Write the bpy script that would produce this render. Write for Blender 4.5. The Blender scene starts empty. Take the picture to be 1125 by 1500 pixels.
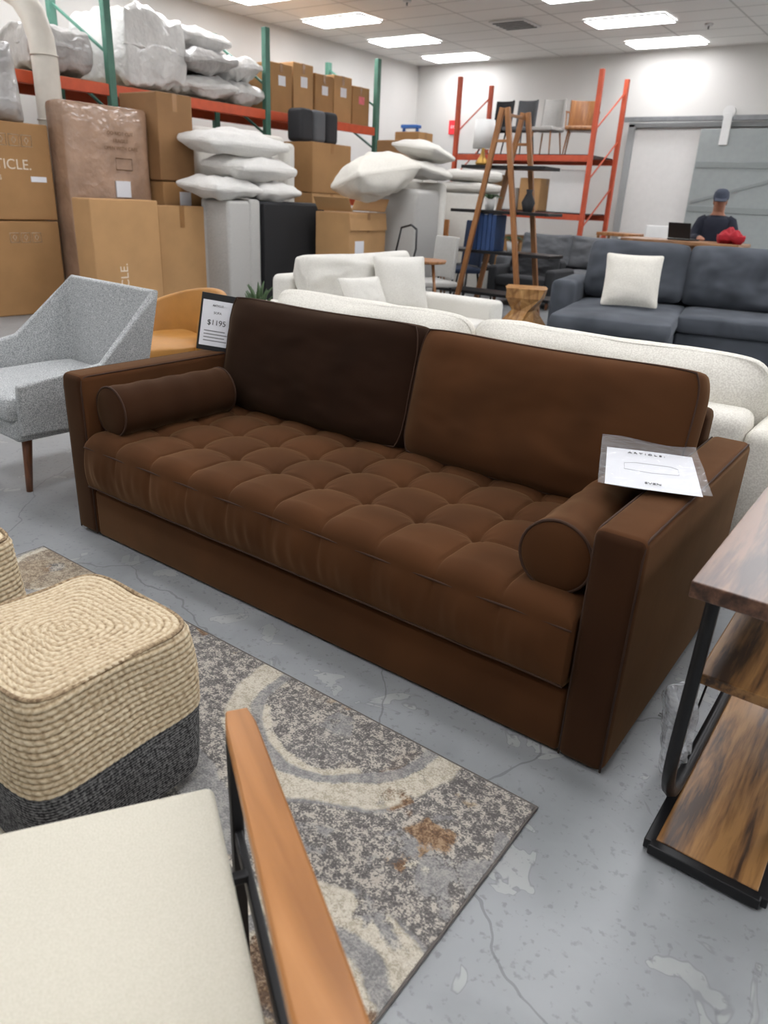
import bpy, bmesh, math, random
from mathutils import Vector, Matrix, Euler, noise
random.seed(7)
SC=bpy.context.scene; COL=SC.collection
rad=math.radians
# ------------------------------------------------------------------ materials
def _p(b,k,v):
    if k in b.inputs: b.inputs[k].default_value=v
def srgb(r,g,b):
    f=lambda c:(c/255/12.92) if c/255<=.04045 else ((c/255+.055)/1.055)**2.4
    return (f(r),f(g),f(b),1)
def M(name,col,rough=.6,var=.12,scale=12,bump=0.0,bscale=250,metal=0,sheen=0,sheentint=None,coat=0,emis=0,alpha=1,trans=0,detail=3,stretch=None,bdist=.002):
    m=bpy.data.materials.new(name); m.use_nodes=True; nt=m.node_tree; N=nt.nodes; L=nt.links
    b=N['Principled BSDF']; c=srgb(*col)
    tc=N.new('ShaderNodeTexCoord'); mp=N.new('ShaderNodeMapping'); L.new(tc.outputs['Object'],mp.inputs[0])
    if stretch: mp.inputs['Scale'].default_value=stretch
    n=N.new('ShaderNodeTexNoise'); n.inputs['Scale'].default_value=scale; n.inputs['Detail'].default_value=detail
    L.new(mp.outputs[0],n.inputs['Vector'])
    r=N.new('ShaderNodeValToRGB'); r.color_ramp.elements[0].position=.3; r.color_ramp.elements[1].position=.7
    r.color_ramp.elements[0].color=tuple(x*(1-var) for x in c[:3])+(1,)
    r.color_ramp.elements[1].color=tuple(min(1,x*(1+var)) for x in c[:3])+(1,)
    L.new(n.outputs['Fac'],r.inputs[0]); L.new(r.outputs[0],b.inputs['Base Color'])
    _p(b,'Roughness',rough); _p(b,'Metallic',metal); _p(b,'Coat Weight',coat); _p(b,'Alpha',alpha); _p(b,'Transmission Weight',trans)
    if sheen:
        _p(b,'Sheen Weight',sheen); _p(b,'Sheen Roughness',.35); _p(b,'Sheen Tint',sheentint or c)
    if bump:
        n2=N.new('ShaderNodeTexNoise'); n2.inputs['Scale'].default_value=bscale; n2.inputs['Detail'].default_value=2
        L.new(mp.outputs[0],n2.inputs['Vector'])
        bp=N.new('ShaderNodeBump'); bp.inputs['Strength'].default_value=bump; bp.inputs['Distance'].default_value=bdist
        L.new(n2.outputs['Fac'],bp.inputs['Height']); L.new(bp.outputs[0],b.inputs['Normal'])
    if emis:
        _p(b,'Emission Color',c); _p(b,'Emission Strength',emis)
    return m
def weave(name,c1,c2,scale=300,rough=.9,sheen=.2):
    m=M(name,c1,rough,0,10,sheen=sheen); nt=m.node_tree; N=nt.nodes; L=nt.links; b=N['Principled BSDF']
    n=N.new('ShaderNodeTexNoise'); n.inputs['Scale'].default_value=scale; n.inputs['Detail'].default_value=3
    tc=[x for x in N if x.type=='TEX_COORD'][0]; L.new(tc.outputs['Object'],n.inputs['Vector'])
    r=N.new('ShaderNodeValToRGB'); r.color_ramp.elements[0].position=.38; r.color_ramp.elements[1].position=.62
    r.color_ramp.elements[0].color=srgb(*c1); r.color_ramp.elements[1].color=srgb(*c2)
    L.new(n.outputs['Fac'],r.inputs[0]); L.new(r.outputs[0],b.inputs['Base Color'])
    bp=N.new('ShaderNodeBump'); bp.inputs['Strength'].default_value=.4; bp.inputs['Distance'].default_value=.002
    L.new(n.outputs['Fac'],bp.inputs['Height']); L.new(bp.outputs[0],b.inputs['Normal'])
    return m
def wood(name,c1,c2,c3,axis='X',rough=.4,scale=3,lo=.32,hi=.7,coat=.2,st=.12,dist=1.2,fine=0):
    m=bpy.data.materials.new(name); m.use_nodes=True; nt=m.node_tree; N=nt.nodes; L=nt.links; b=N['Principled BSDF']
    tc=N.new('ShaderNodeTexCoord'); mp=N.new('ShaderNodeMapping'); L.new(tc.outputs['Object'],mp.inputs[0])
    s={'X':(st,1,1),'Y':(1,st,1),'Z':(1,1,st)}[axis]; mp.inputs['Scale'].default_value=s
    n=N.new('ShaderNodeTexNoise'); n.inputs['Scale'].default_value=scale*8; n.inputs['Detail'].default_value=8; n.inputs['Distortion'].default_value=dist
    L.new(mp.outputs[0],n.inputs['Vector'])
    r=N.new('ShaderNodeValToRGB'); e=r.color_ramp.elements; e[0].position=lo; e[1].position=hi; e[0].color=srgb(*c1); e[1].color=srgb(*c3)
    x=e.new((lo+hi)/2); x.color=srgb(*c2)
    out=n.outputs['Fac']
    if fine:
        n2=N.new('ShaderNodeTexNoise'); n2.inputs['Scale'].default_value=140; n2.inputs['Detail'].default_value=4; L.new(mp.outputs[0],n2.inputs['Vector'])
        a=N.new('ShaderNodeMath'); a.operation='MULTIPLY_ADD'; a.inputs[1].default_value=fine; L.new(n2.outputs['Fac'],a.inputs[0])
        s2=N.new('ShaderNodeMath'); s2.operation='SUBTRACT'; s2.inputs[1].default_value=fine*.5; L.new(out,s2.inputs[0]); L.new(s2.outputs[0],a.inputs[2]); out=a.outputs[0]
    L.new(out,r.inputs[0]); L.new(r.outputs[0],b.inputs['Base Color']); _p(b,'Roughness',rough); _p(b,'Coat Weight',coat); _p(b,'Coat Roughness',.25)
    return m
def velvet(name,dark,light,sheen,tint=(205,168,126)):
    m=bpy.data.materials.new(name); m.use_nodes=True; nt=m.node_tree; N=nt.nodes; L=nt.links; b=N['Principled BSDF']
    tc=N.new('ShaderNodeTexCoord')
    n=N.new('ShaderNodeTexNoise'); n.inputs['Scale'].default_value=3; n.inputs['Detail'].default_value=2; n.inputs['Distortion'].default_value=.5
    L.new(tc.outputs['Object'],n.inputs['Vector'])
    r=N.new('ShaderNodeValToRGB'); e=r.color_ramp.elements; e[0].position=.3; e[1].position=.7; e[0].color=srgb(*dark); e[1].color=srgb(*light)
    L.new(n.outputs['Fac'],r.inputs[0]); L.new(r.outputs[0],b.inputs['Base Color'])
    _p(b,'Roughness',.9); _p(b,'Specular IOR Level',.1); _p(b,'Sheen Weight',sheen); _p(b,'Sheen Roughness',.4); _p(b,'Sheen Tint',srgb(*tint))
    n2=N.new('ShaderNodeTexNoise'); n2.inputs['Scale'].default_value=9; n2.inputs['Detail'].default_value=2; L.new(tc.outputs['Object'],n2.inputs['Vector'])
    bp=N.new('ShaderNodeBump'); bp.inputs['Strength'].default_value=.06; bp.inputs['Distance'].default_value=.02
    L.new(n2.outputs['Fac'],bp.inputs['Height']); L.new(bp.outputs[0],b.inputs['Normal'])
    return m
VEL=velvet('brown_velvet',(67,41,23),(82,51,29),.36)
VELD=velvet('brown_velvet_dark_nap_shade',(34,20,12),(43,26,16),.18)  # same sofa velvet, nap shading painted into a darker base colour
VELM=velvet('brown_velvet_mid_nap_shade',(50,30,18),(60,37,22),.26)  # half-dark copy of the velvet, nap and shade put into its colour
PIPE=M('velvet_piping',(58,35,20),.9,.1)
CREAM=weave('cream_boucle',(208,204,194),(228,225,216),160)
OFFW=weave('offwhite_linen',(202,199,192),(220,218,211),220)
WHITEF=weave('white_pillow_fabric',(202,201,197),(224,222,218),150)
LINEN=weave('cream_seat_linen',(200,195,178),(212,207,192),420,.9,.1)
GREYT=weave('grey_tweed',(132,135,136),(200,202,202),240)
LGREY=weave('light_grey_fabric',(158,157,153),(186,184,180),220)
BLUEG=velvet('slate_grey_chenille',(62,66,72),(86,90,97),.3,(170,174,180))
CHAR=weave('charcoal_fabric',(38,39,42),(58,59,62),200)
MGREY=weave('mid_grey_fabric',(80,82,86),(106,108,111),200)
NAVY=weave('navy_fabric',(32,44,66),(48,60,84),200)
BLACKF=weave('black_dust_cover',(20,20,22),(30,30,32),200)
TAN=M('mustard_tan_leather',(168,116,46),.5,.1,8)
CARD=M('cardboard',(164,124,80),.8,.07,4,bump=.1,bscale=60)
CARD2=M('pale_cardboard',(178,138,93),.8,.07,4,bump=.1,bscale=60)
CARDD=M('dark_cardboard',(138,102,65),.8,.08,4)
TAPE=M('brown_tape',(150,108,62),.3,.05,6,coat=.5)
WRAPT=M('plastic_wrapped_tan',(164,134,112),.25,.16,5,bump=.7,bscale=14,coat=.6,bdist=.02)
WRAPW=M('clear_plastic_over_white',(214,213,211),.3,.10,5,bump=.9,bscale=9,coat=.5,bdist=.03)
WRAPG=M('clear_plastic_over_grey',(170,168,166),.3,.18,5,bump=.9,bscale=9,coat=.5,bdist=.03)
GREEN=M('green_rack_paint',(78,124,108),.5,.1,10)
ORANGE=M('orange_rack_paint',(206,84,44),.45,.1,10)
REDOR=M('red_orange_rack_paint',(190,80,50),.5,.1,10)
BLACKM=M('black_metal',(26,26,28),.4,.1,10,metal=.3)
GREYM=M('grey_metal',(130,132,134),.45,.1,10,metal=.3)
WHITEP=M('white_paint',(218,218,216),.5,.03,5)
DUCT=M('white_duct',(214,208,197),.5,.05,8)
PAPER=M('white_paper',(226,227,232),.5,.01,5)
INK=M('black_ink',(40,40,42),.6,0,5)
INKW=M('pale_print',(222,208,188),.7,0,5)
INKB=M('brown_print',(110,78,50),.7,0,5)
WALNUT=wood('walnut',(86,48,26),(116,68,38),(140,86,50),'Z')
TEAK=wood('teak_arm',(146,94,44),(168,112,58),(182,126,72),'Y',.45,1.4,coat=.1)
MID=wood('honey_wood',(126,82,44),(150,100,56),(172,120,74),'Z',.4)
STOOLW=wood('acacia_wood',(140,94,48),(178,130,76),(204,160,104),'Z',.4,2)
RUSTIC=wood('rustic_board',(58,36,18),(126,88,48),(156,114,66),'Y',.45,2.6,.34,.60,st=.08,dist=.8,fine=.35)
RUSTTOP=wood('rustic_top',(58,40,32),(92,64,50),(118,86,66),'Y',.35,2.6,.36,.62,st=.08,dist=.8,fine=.35)
DESKW=wood('desk_wood',(120,84,54),(150,108,72),(170,126,88),'X',.4)
BLUEL=M('blue_fibreglass',(40,92,160),.5,.05,5)
SKIN=M('skin',(160,112,90),.6,.05,20)
NAVYC=M('navy_cotton',(26,30,44),.9,.1,20)
HAIR=M('dark_hair',(40,30,24),.8,.1,60)
CAPM=M('grey_blue_cap',(60,66,80),.9,.1,40)
RED=M('red_cloth',(160,20,36),.8,.15,10)
REDS=M('red_sign',(226,50,60),.5,.02,5,emis=.4)
LEAF=M('green_leaf',(60,84,50),.6,.2,20)
BOOKB=M('blue_book_cover',(34,62,106),.6,.1,10)
CLEAR=M('clear_plastic',(235,238,240),.12,.02,5,alpha=.2,bump=.8,bscale=25,bdist=.02)
CLEARB=M('crumpled_clear_plastic',(215,218,222),.15,.3,30,alpha=.5,bump=1,bscale=40,bdist=.03)
# ------------------------------------------------------------------ mesh helpers
def link(name,me,mat,parent=None,loc=(0,0,0),rot=(0,0,0),smooth=False):
    o=bpy.data.objects.new(name,me); COL.objects.link(o)
    if mat is not None: me.materials.append(mat)
    if parent: o.parent=parent
    o.location=loc; o.rotation_euler=rot
    if smooth:
        for p in me.polygons: p.use_smooth=True
    return o
def thing(name,label,cat,loc=(0,0,0),rz=0,group=None):
    e=bpy.data.objects.new(name,None); COL.objects.link(e); e.empty_display_size=.1
    e.location=loc; e.rotation_euler=(0,0,rad(rz)); tag(e,label,cat,group); return e
def tag(o,label,cat,group=None):
    o['label']=label; o['category']=cat
    if group: o['group']=group
    return o
def bx(name,x0,x1,y0,y1,z0,z1,mat,parent=None,bev=.008,seg=2,rot=(0,0,0)):
    bm=bmesh.new(); bmesh.ops.create_cube(bm,size=1)
    sx,sy,sz=x1-x0,y1-y0,z1-z0
    bmesh.ops.scale(bm,vec=(sx,sy,sz),verts=bm.verts)
    bev=min(bev,min(sx,sy,sz)*.45)
    if bev>0: bmesh.ops.bevel(bm,geom=list(bm.edges),offset=bev,segments=seg,profile=.5,affect='EDGES')
    me=bpy.data.meshes.new(name); bm.to_mesh(me); bm.free()
    o=link(name,me,mat,parent,((x0+x1)/2,(y0+y1)/2,(z0+z1)/2),rot,smooth=seg>2)
    return o
def beam(name,p0,p1,w,d,mat,parent=None,bev=.003):
    p0,p1=Vector(p0),Vector(p1); v=p1-p0
    bm=bmesh.new(); bmesh.ops.create_cube(bm,size=1); bmesh.ops.scale(bm,vec=(w,d,v.length),verts=bm.verts)
    if bev>0: bmesh.ops.bevel(bm,geom=list(bm.edges),offset=min(bev,w*.4,d*.4),segments=2,profile=.5,affect='EDGES')
    me=bpy.data.meshes.new(name); bm.to_mesh(me); bm.free()
    q=Vector((0,0,1)).rotation_difference(v.normalized())
    o=link(name,me,mat,parent,(p0+p1)/2,q.to_euler()); return o
def cyl(name,p0,p1,r0,r1,mat,parent=None,seg=20):
    p0,p1=Vector(p0),Vector(p1); v=p1-p0
    bm=bmesh.new(); bmesh.ops.create_cone(bm,cap_ends=True,segments=seg,radius1=r0,radius2=r1,depth=v.length)
    me=bpy.data.meshes.new(name); bm.to_mesh(me); bm.free()
    q=Vector((0,0,1)).rotation_difference(v.normalized())
    o=link(name,me,mat,parent,(p0+p1)/2,q.to_euler(),smooth=False)
    for p in me.polygons: p.use_smooth=len(p.vertices)==4
    return o
def tube(name,pts,r,mat,parent=None,closed=False,seg=8,loc=(0,0,0),rot=(0,0,0),flat=None):
    pts=[Vector(p) for p in pts]; n=len(pts); vs=[];fs=[]
    up=None
    for i,p in enumerate(pts):
        a=pts[(i-1)%n] if (closed or i>0) else p; b=pts[(i+1)%n] if (closed or i<n-1) else p
        t=(b-a).normalized()
        if up is None:
            up=Vector((0,0,1)) if abs(t.z)<.9 else Vector((1,0,0))
        s=t.cross(up).normalized(); up=s.cross(t).normalized()
        rr=r[i] if isinstance(r,(list,tuple)) else r
        for k in range(seg):
            an=2*math.pi*k/seg
            vs.append(p+s*math.cos(an)*rr+up*math.sin(an)*rr*(flat or 1))
    m=n if closed else n-1
    for i in range(m):
        for k in range(seg):
            a=i*seg+k; b=i*seg+(k+1)%seg; c=((i+1)%n)*seg+(k+1)%seg; d=((i+1)%n)*seg+k
            fs.append((a,d,c,b))
    if not closed: fs.append(tuple(range(seg))); fs.append(tuple((n-1)*seg+k for k in reversed(range(seg))))
    me=bpy.data.meshes.new(name); me.from_pydata([tuple(v) for v in vs],[],fs); me.update()
    return link(name,me,mat,parent,loc,rot,smooth=True)
def cushion(name,size,loc,rot,mat,parent=None,n=14,edge=.55,e=4,bulge=.05,pinch=0.0,wr=.006,seed=0,piping=None,corner=.0,sag=0):
    hx,hy,hz=[s/2 for s in size]
    def f(x,y,z):
        k=max(0,(1-abs(x)**e))*max(0,(1-abs(y)**e)); k=edge+(1-edge)*k**.5
        X=x*hx*(1+bulge*(1-z*z)*.6-pinch*(1-y*y)-corner*(y**6)); Y=y*hy*(1+bulge*(1-z*z)*.6-pinch*(1-x*x)-corner*(x**6))
        Z=z*hz*k
        nz=noise.noise(Vector((x*2.2+seed*3.1,y*2.2,z*1.5+seed)))*wr*2+noise.noise(Vector((x*6+seed,y*6,z*3)))*wr
        Y-=sag*(1-x*x)*max(0,y)
        return Vector((X,Y,Z+nz*(1 if z>0 else -1)*min(1,k)))
    bm=bmesh.new(); bmesh.ops.create_cube(bm,size=2)
    bmesh.ops.subdivide_edges(bm,edges=list(bm.edges),cuts=n,use_grid_fill=True)
    for v in bm.verts: v.co=f(*v.co)
    me=bpy.data.meshes.new(name); bm.to_mesh(me); bm.free()
    o=link(name,me,mat,parent,loc,rot,smooth=True)
    s=o.modifiers.new('sub','SUBSURF'); s.levels=1; s.render_levels=1
    if piping:
        for zz in piping[1]:
            pts=[]; K=24
            for i in range(K): pts.append(f(-1+2*i/K,-1,zz))
            for i in range(K): pts.append(f(1,-1+2*i/K,zz))
            for i in range(K): pts.append(f(1-2*i/K,1,zz))
            for i in range(K): pts.append(f(-1,1-2*i/K,zz))
            tube('piping',pts,piping[0],PIPE,parent or None,True,6,loc,rot)
    return o
def text(name,body,size,loc,rot,mat,parent,align='LEFT',ext=.0008):
    cu=bpy.data.curves.new(name,'FONT'); cu.body=body; cu.size=size; cu.extrude=ext; cu.align_x=align; cu.space_line=1.1
    t=bpy.data.objects.new('tmp_text',cu); COL.objects.link(t)
    dg=bpy.context.evaluated_depsgraph_get(); me=bpy.data.meshes.new_from_object(t.evaluated_get(dg))
    bpy.data.objects.remove(t); me.materials.clear()
    return link(name,me,mat,parent,loc,rot)
def shell(name,bot,top,th,mat,parent,smooth=False):
    n=len(bot); vs=[];fs=[]
    def nor(path,i):
        a=Vector(path[max(0,i-1)]); b=Vector(path[min(n-1,i+1)]); t=(b-a); t.z=0; t.normalize(); return Vector((-t.y,t.x,0))
    for path in (bot,top):
        for i in range(n): vs.append(Vector(path[i]))
    for path in (bot,top):
        for i in range(n): vs.append(Vector(path[i])+nor(path,i)*th)
    O=lambda r,i:r*n+i
    for i in range(n-1):
        fs+= [(O(0,i),O(0,i+1),O(1,i+1),O(1,i)),(O(2,i),O(3,i),O(3,i+1),O(2,i+1)),(O(1,i),O(1,i+1),O(3,i+1),O(3,i)),(O(0,i),O(2,i),O(2,i+1),O(0,i+1))]
    fs+=[(O(0,0),O(1,0),O(3,0),O(2,0)),(O(0,n-1),O(2,n-1),O(3,n-1),O(1,n-1))]
    me=bpy.data.meshes.new(name); me.from_pydata([tuple(v) for v in vs],[],fs); me.update()
    bm=bmesh.new(); bm.from_mesh(me); bmesh.ops.recalc_face_normals(bm,faces=bm.faces); bm.to_mesh(me); bm.free()
    o=link(name,me,mat,parent,smooth=smooth)
    b=o.modifiers.new('bev','BEVEL'); b.width=min(.015,abs(th)*.4); b.segments=3; b.limit_method='ANGLE'; b.angle_limit=rad(50)
    return o
def revolve(name,prof,mat,parent=None,loc=(0,0,0),rot=(0,0,0),seg=32):
    vs=[];fs=[];n=len(prof)
    for i,(r,z) in enumerate(prof):
        for k in range(seg):
            a=2*math.pi*k/seg; vs.append((max(r,.0005)*math.cos(a),max(r,.0005)*math.sin(a),z))
    for i in range(n-1):
        for k in range(seg): fs.append((i*seg+k,i*seg+(k+1)%seg,(i+1)*seg+(k+1)%seg,(i+1)*seg+k))
    me=bpy.data.meshes.new(name); me.from_pydata(vs,[],fs); me.update()
    return link(name,me,mat,parent,loc,rot,smooth=True)

# ------------------------------------------------------------------ room
H=3.86; XL=-10.2; YB=14.7; XR=6.0; YF=-5.0
def struct(o): o['kind']='structure'; return o
fm=bpy.data.materials.new('sealed_concrete'); fm.use_nodes=True; nt=fm.node_tree; N=nt.nodes; L=nt.links; b=N['Principled BSDF']
tc=N.new('ShaderNodeTexCoord')
def nz(scale,detail=4,dist=0,off=None):
    n=N.new('ShaderNodeTexNoise'); n.inputs['Scale'].default_value=scale; n.inputs['Detail'].default_value=detail; n.inputs['Distortion'].default_value=dist
    if off:
        mp=N.new('ShaderNodeMapping'); mp.inputs['Location'].default_value=off; L.new(tc.outputs['Object'],mp.inputs[0]); L.new(mp.outputs[0],n.inputs['Vector'])
    else: L.new(tc.outputs['Object'],n.inputs['Vector'])
    return n
def ramp(src,stops):
    r=N.new('ShaderNodeValToRGB'); e=r.color_ramp.elements
    e[0].position,e[0].color=stops[0]; e[1].position,e[1].color=stops[-1]
    for p,c in stops[1:-1]: x=e.new(p); x.color=c
    L.new(src,r.inputs[0]); return r
def mix(f,a,bb):
    m=N.new('ShaderNodeMix'); m.data_type='RGBA'
    if isinstance(f,float): m.inputs[0].default_value=f
    else: L.new(f,m.inputs[0])
    for s,i in ((a,6),(bb,7)):
        if isinstance(s,tuple): m.inputs[i].default_value=s
        else: L.new(s,m.inputs[i])
    return m.outputs[2]
def addm(a,bb,op='ADD'):
    m=N.new('ShaderNodeMath'); m.operation=op
    for s,i in ((a,0),(bb,1)):
        if isinstance(s,(int,float)): m.inputs[i].default_value=s
        else: L.new(s,m.inputs[i])
    return m.outputs[0]
n1=nz(1.3,6,.4); base=ramp(n1.outputs['Fac'],[(.3,srgb(136,139,141)),(.7,srgb(160,163,165))])
n2=nz(5.2,3,1.4,(3,5,0)); pm=ramp(n2.outputs['Fac'],[(.62,(0,0,0,1)),(.63,(1,1,1,1))])
n2r=ramp(n2.outputs['Fac'],[(.61,(0,0,0,1)),(.62,(1,1,1,1))])
c=mix(addm(n2r.outputs[0],.5,'MULTIPLY'),base.outputs[0],srgb(110,112,114))
c=mix(addm(pm.outputs[0],.6,'MULTIPLY'),c,srgb(182,184,182))
n3=nz(60,3); sp=ramp(n3.outputs['Fac'],[(.60,(0,0,0,1)),(.70,(1,1,1,1))])
c=mix(addm(sp.outputs[0],.5,'MULTIPLY'),c,srgb(106,108,110))
n4=nz(3.3,8,.2,(9,2,0)); sc4=ramp(n4.outputs['Fac'],[(.48,(0,0,0,1)),(.68,(1,1,1,1))])
c=mix(addm(sc4.outputs[0],.45,'MULTIPLY'),c,srgb(116,119,122))
vo=N.new('ShaderNodeTexVoronoi'); vo.feature='DISTANCE_TO_EDGE'; vo.inputs['Scale'].default_value=.75
wv=nz(2,4); va=N.new('ShaderNodeVectorMath'); va.operation='ADD'; L.new(tc.outputs['Object'],va.inputs[0]); vs_=N.new('ShaderNodeVectorMath'); vs_.operation='SCALE'; vs_.inputs['Scale'].default_value=.35
L.new(wv.outputs['Color'],vs_.inputs[0]); L.new(vs_.outputs[0],va.inputs[1]); L.new(va.outputs[0],vo.inputs['Vector'])
c=mix(addm(addm(vo.outputs['Distance'],.002,'LESS_THAN'),.55,'MULTIPLY'),c,srgb(96,98,100))
L.new(c,b.inputs['Base Color'])
rr=ramp(n1.outputs['Fac'],[(.3,(.30,.30,.30,1)),(.7,(.45,.45,.45,1))]); L.new(rr.outputs[0],b.inputs['Roughness'])
bp=N.new('ShaderNodeBump'); bp.inputs['Strength'].default_value=.15; bp.inputs['Distance'].default_value=.01; L.new(n2.outputs['Fac'],bp.inputs['Height']); L.new(bp.outputs[0],b.inputs['Normal'])
struct(bx('floor',XL-.1,XR+.1,YF-.1,YB+.1,-.12,0,fm,bev=0))
WALL=M('wall_paint',(210,208,204),.7,.02,2)
struct(bx('wall_left',XL-.12,XL,YF,YB,0,H,WALL,bev=0))
struct(bx('wall_back',XL-.12,XR+.12,YB,YB+.12,0,H,WALL,bev=0))
struct(bx('wall_right',XR,XR+.12,YF,YB,0,H,WALL,bev=0))
struct(bx('wall_front',XL-.12,XR+.12,YF-.12,YF,0,H,WALL,bev=0))
cm=bpy.data.materials.new('ceiling_tiles'); cm.use_nodes=True; nt=cm.node_tree; N=nt.nodes; L=nt.links; b=N['Principled BSDF']
tc=N.new('ShaderNodeTexCoord'); br=N.new('ShaderNodeTexBrick'); br.offset=0; br.squash=1
br.inputs['Scale'].default_value=1; br.inputs['Brick Width'].default_value=1.22; br.inputs['Row Height'].default_value=.61; br.inputs['Mortar Size'].default_value=.016
br.inputs['Color1'].default_value=srgb(238,236,231); br.inputs['Color2'].default_value=srgb(233,231,226); br.inputs['Mortar'].default_value=srgb(196,194,188)
L.new(tc.outputs['Object'],br.inputs['Vector']); L.new(br.outputs['Color'],b.inputs['Base Color']); _p(b,'Roughness',.9)
struct(bx('ceiling',XL-.12,XR+.12,YF-.12,YB+.12,H,H+.1,cm,bev=0))
LP=M('light_diffuser',(252,252,255),.5,0,5,emis=14.5)
for cx in (-8.9,-4.85,-.8,3.2):
    for k in range(10):
        cy=14.05-k*1.72
        if cy<YF+.5: continue
        t=thing('ceiling_light','flush rectangular fluorescent ceiling troffer glowing white','ceiling light',(cx,cy,H-.03),group='ceiling troffers')
        bx('diffuser_panel',-.58,.58,-.275,.275,0,.015,LP,t,bev=.002)
        tube('frame',[(-.6,-.295,.01),(.6,-.295,.01),(.6,.295,.01),(-.6,.295,.01)],.014,WHITEP,t,True,4)
v=thing('ceiling_vent','square dark slotted air vent set in ceiling','air vent',(-6.5,11.9,H-.03))
bx('frame',-.3,.3,-.3,.3,.005,.025,WHITEP,v)
for i in range(5): bx('louver',-.26,.26,-.24+i*.11,-.20+i*.11,-.005,.006,BLACKM,v,bev=.001)
for (sx,sy) in ((-7.2,10.0),(-3.9,13.0),(-2.6,12.2)):
    s=thing('sprinkler_head','small round white ceiling sprinkler head','sprinkler',(sx,sy,H-.05),group='sprinkler heads')
    cyl('cap',(0,0,.02),(0,0,.049),.05,.06,WHITEP,s); cyl('stem',(0,0,-.02),(0,0,.02),.012,.012,GREYM,s)
struct(bx('door_1',-5.35,-4.15,YB-.06,YB-.005,0,2.62,M('white_door',(226,225,222),.5,.02),bev=.01))
DFG=M('door_frame_grey',(160,163,163),.5,.03)
struct(bx('trim_1',-5.47,-5.35,YB-.09,YB-.002,0,2.72,DFG,bev=.01))
struct(bx('trim_2',-5.47,-2.9,YB-.09,YB-.002,2.66,2.74,DFG,bev=.01))
gd=thing('sliding_barn_door','grey metal sliding barn door hanging on overhead rail','door',(-3.2,YB-.2,.02))
GD=M('grey_door_paint',(150,156,155),.5,.04)
bx('door_panel',-.95,.95,-.03,.03,0,2.6,GD,gd,bev=.01)
bx('rail',-2.4,1.2,-.02,.06,2.72,2.80,GREYM,gd)
for xx in (-.55,.25):
    bx('hanger_strap',xx-.07,xx+.07,-.055,-.03,2.35,2.83,WHITEP,gd); cyl('roller_wheel',(xx,-.045,2.84),(xx,.03,2.84),.10,.10,WHITEP,gd)
GDR=M('door_rail_grey',(136,142,141),.5,.03)
for zz in (1.3,2.0): bx('cross_rail',-.94,.94,-.045,-.03,zz,zz+.1,GDR,gd)
beam('diagonal_strap',(-.9,-.04,1.45),(.9,-.04,2.0),.05,.01,GDR,gd)

# ------------------------------------------------------------------ brown sofa
S=thing('sofa','long brown velvet sofa with tufted seat and plinth base','sofa',(-1.498,2.01,0))
def armpart(sgn):
    x0,x1=(.995,1.12) if sgn>0 else (-1.12,-.995)
    o=bx('arm',x0,x1,-.5,.505,.008,.65,VEL,S,bev=.024,seg=5)
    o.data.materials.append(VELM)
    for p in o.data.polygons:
        if p.normal.y<-.5: p.material_index=1  # front faces use the darker copy, their shade painted in by facing
    for xx in (x0+.007,x1-.007):
        tube('piping',[(xx,-.493,.012),(xx,-.493,.60),(xx,-.489,.63),(xx,-.476,.642),(xx,-.46,.645),(xx,0,.645),(xx,.48,.645)],.003,PIPE,S)
armpart(1); armpart(-1)
bx('front_rail',-.995,.995,-.490,-.44,.008,.198,VEL,S,bev=.012,seg=3)
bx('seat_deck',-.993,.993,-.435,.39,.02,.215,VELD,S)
bx('back_frame',-.993,.993,.39,.503,.008,.74,VELM,S,bev=.025,seg=3)
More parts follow.
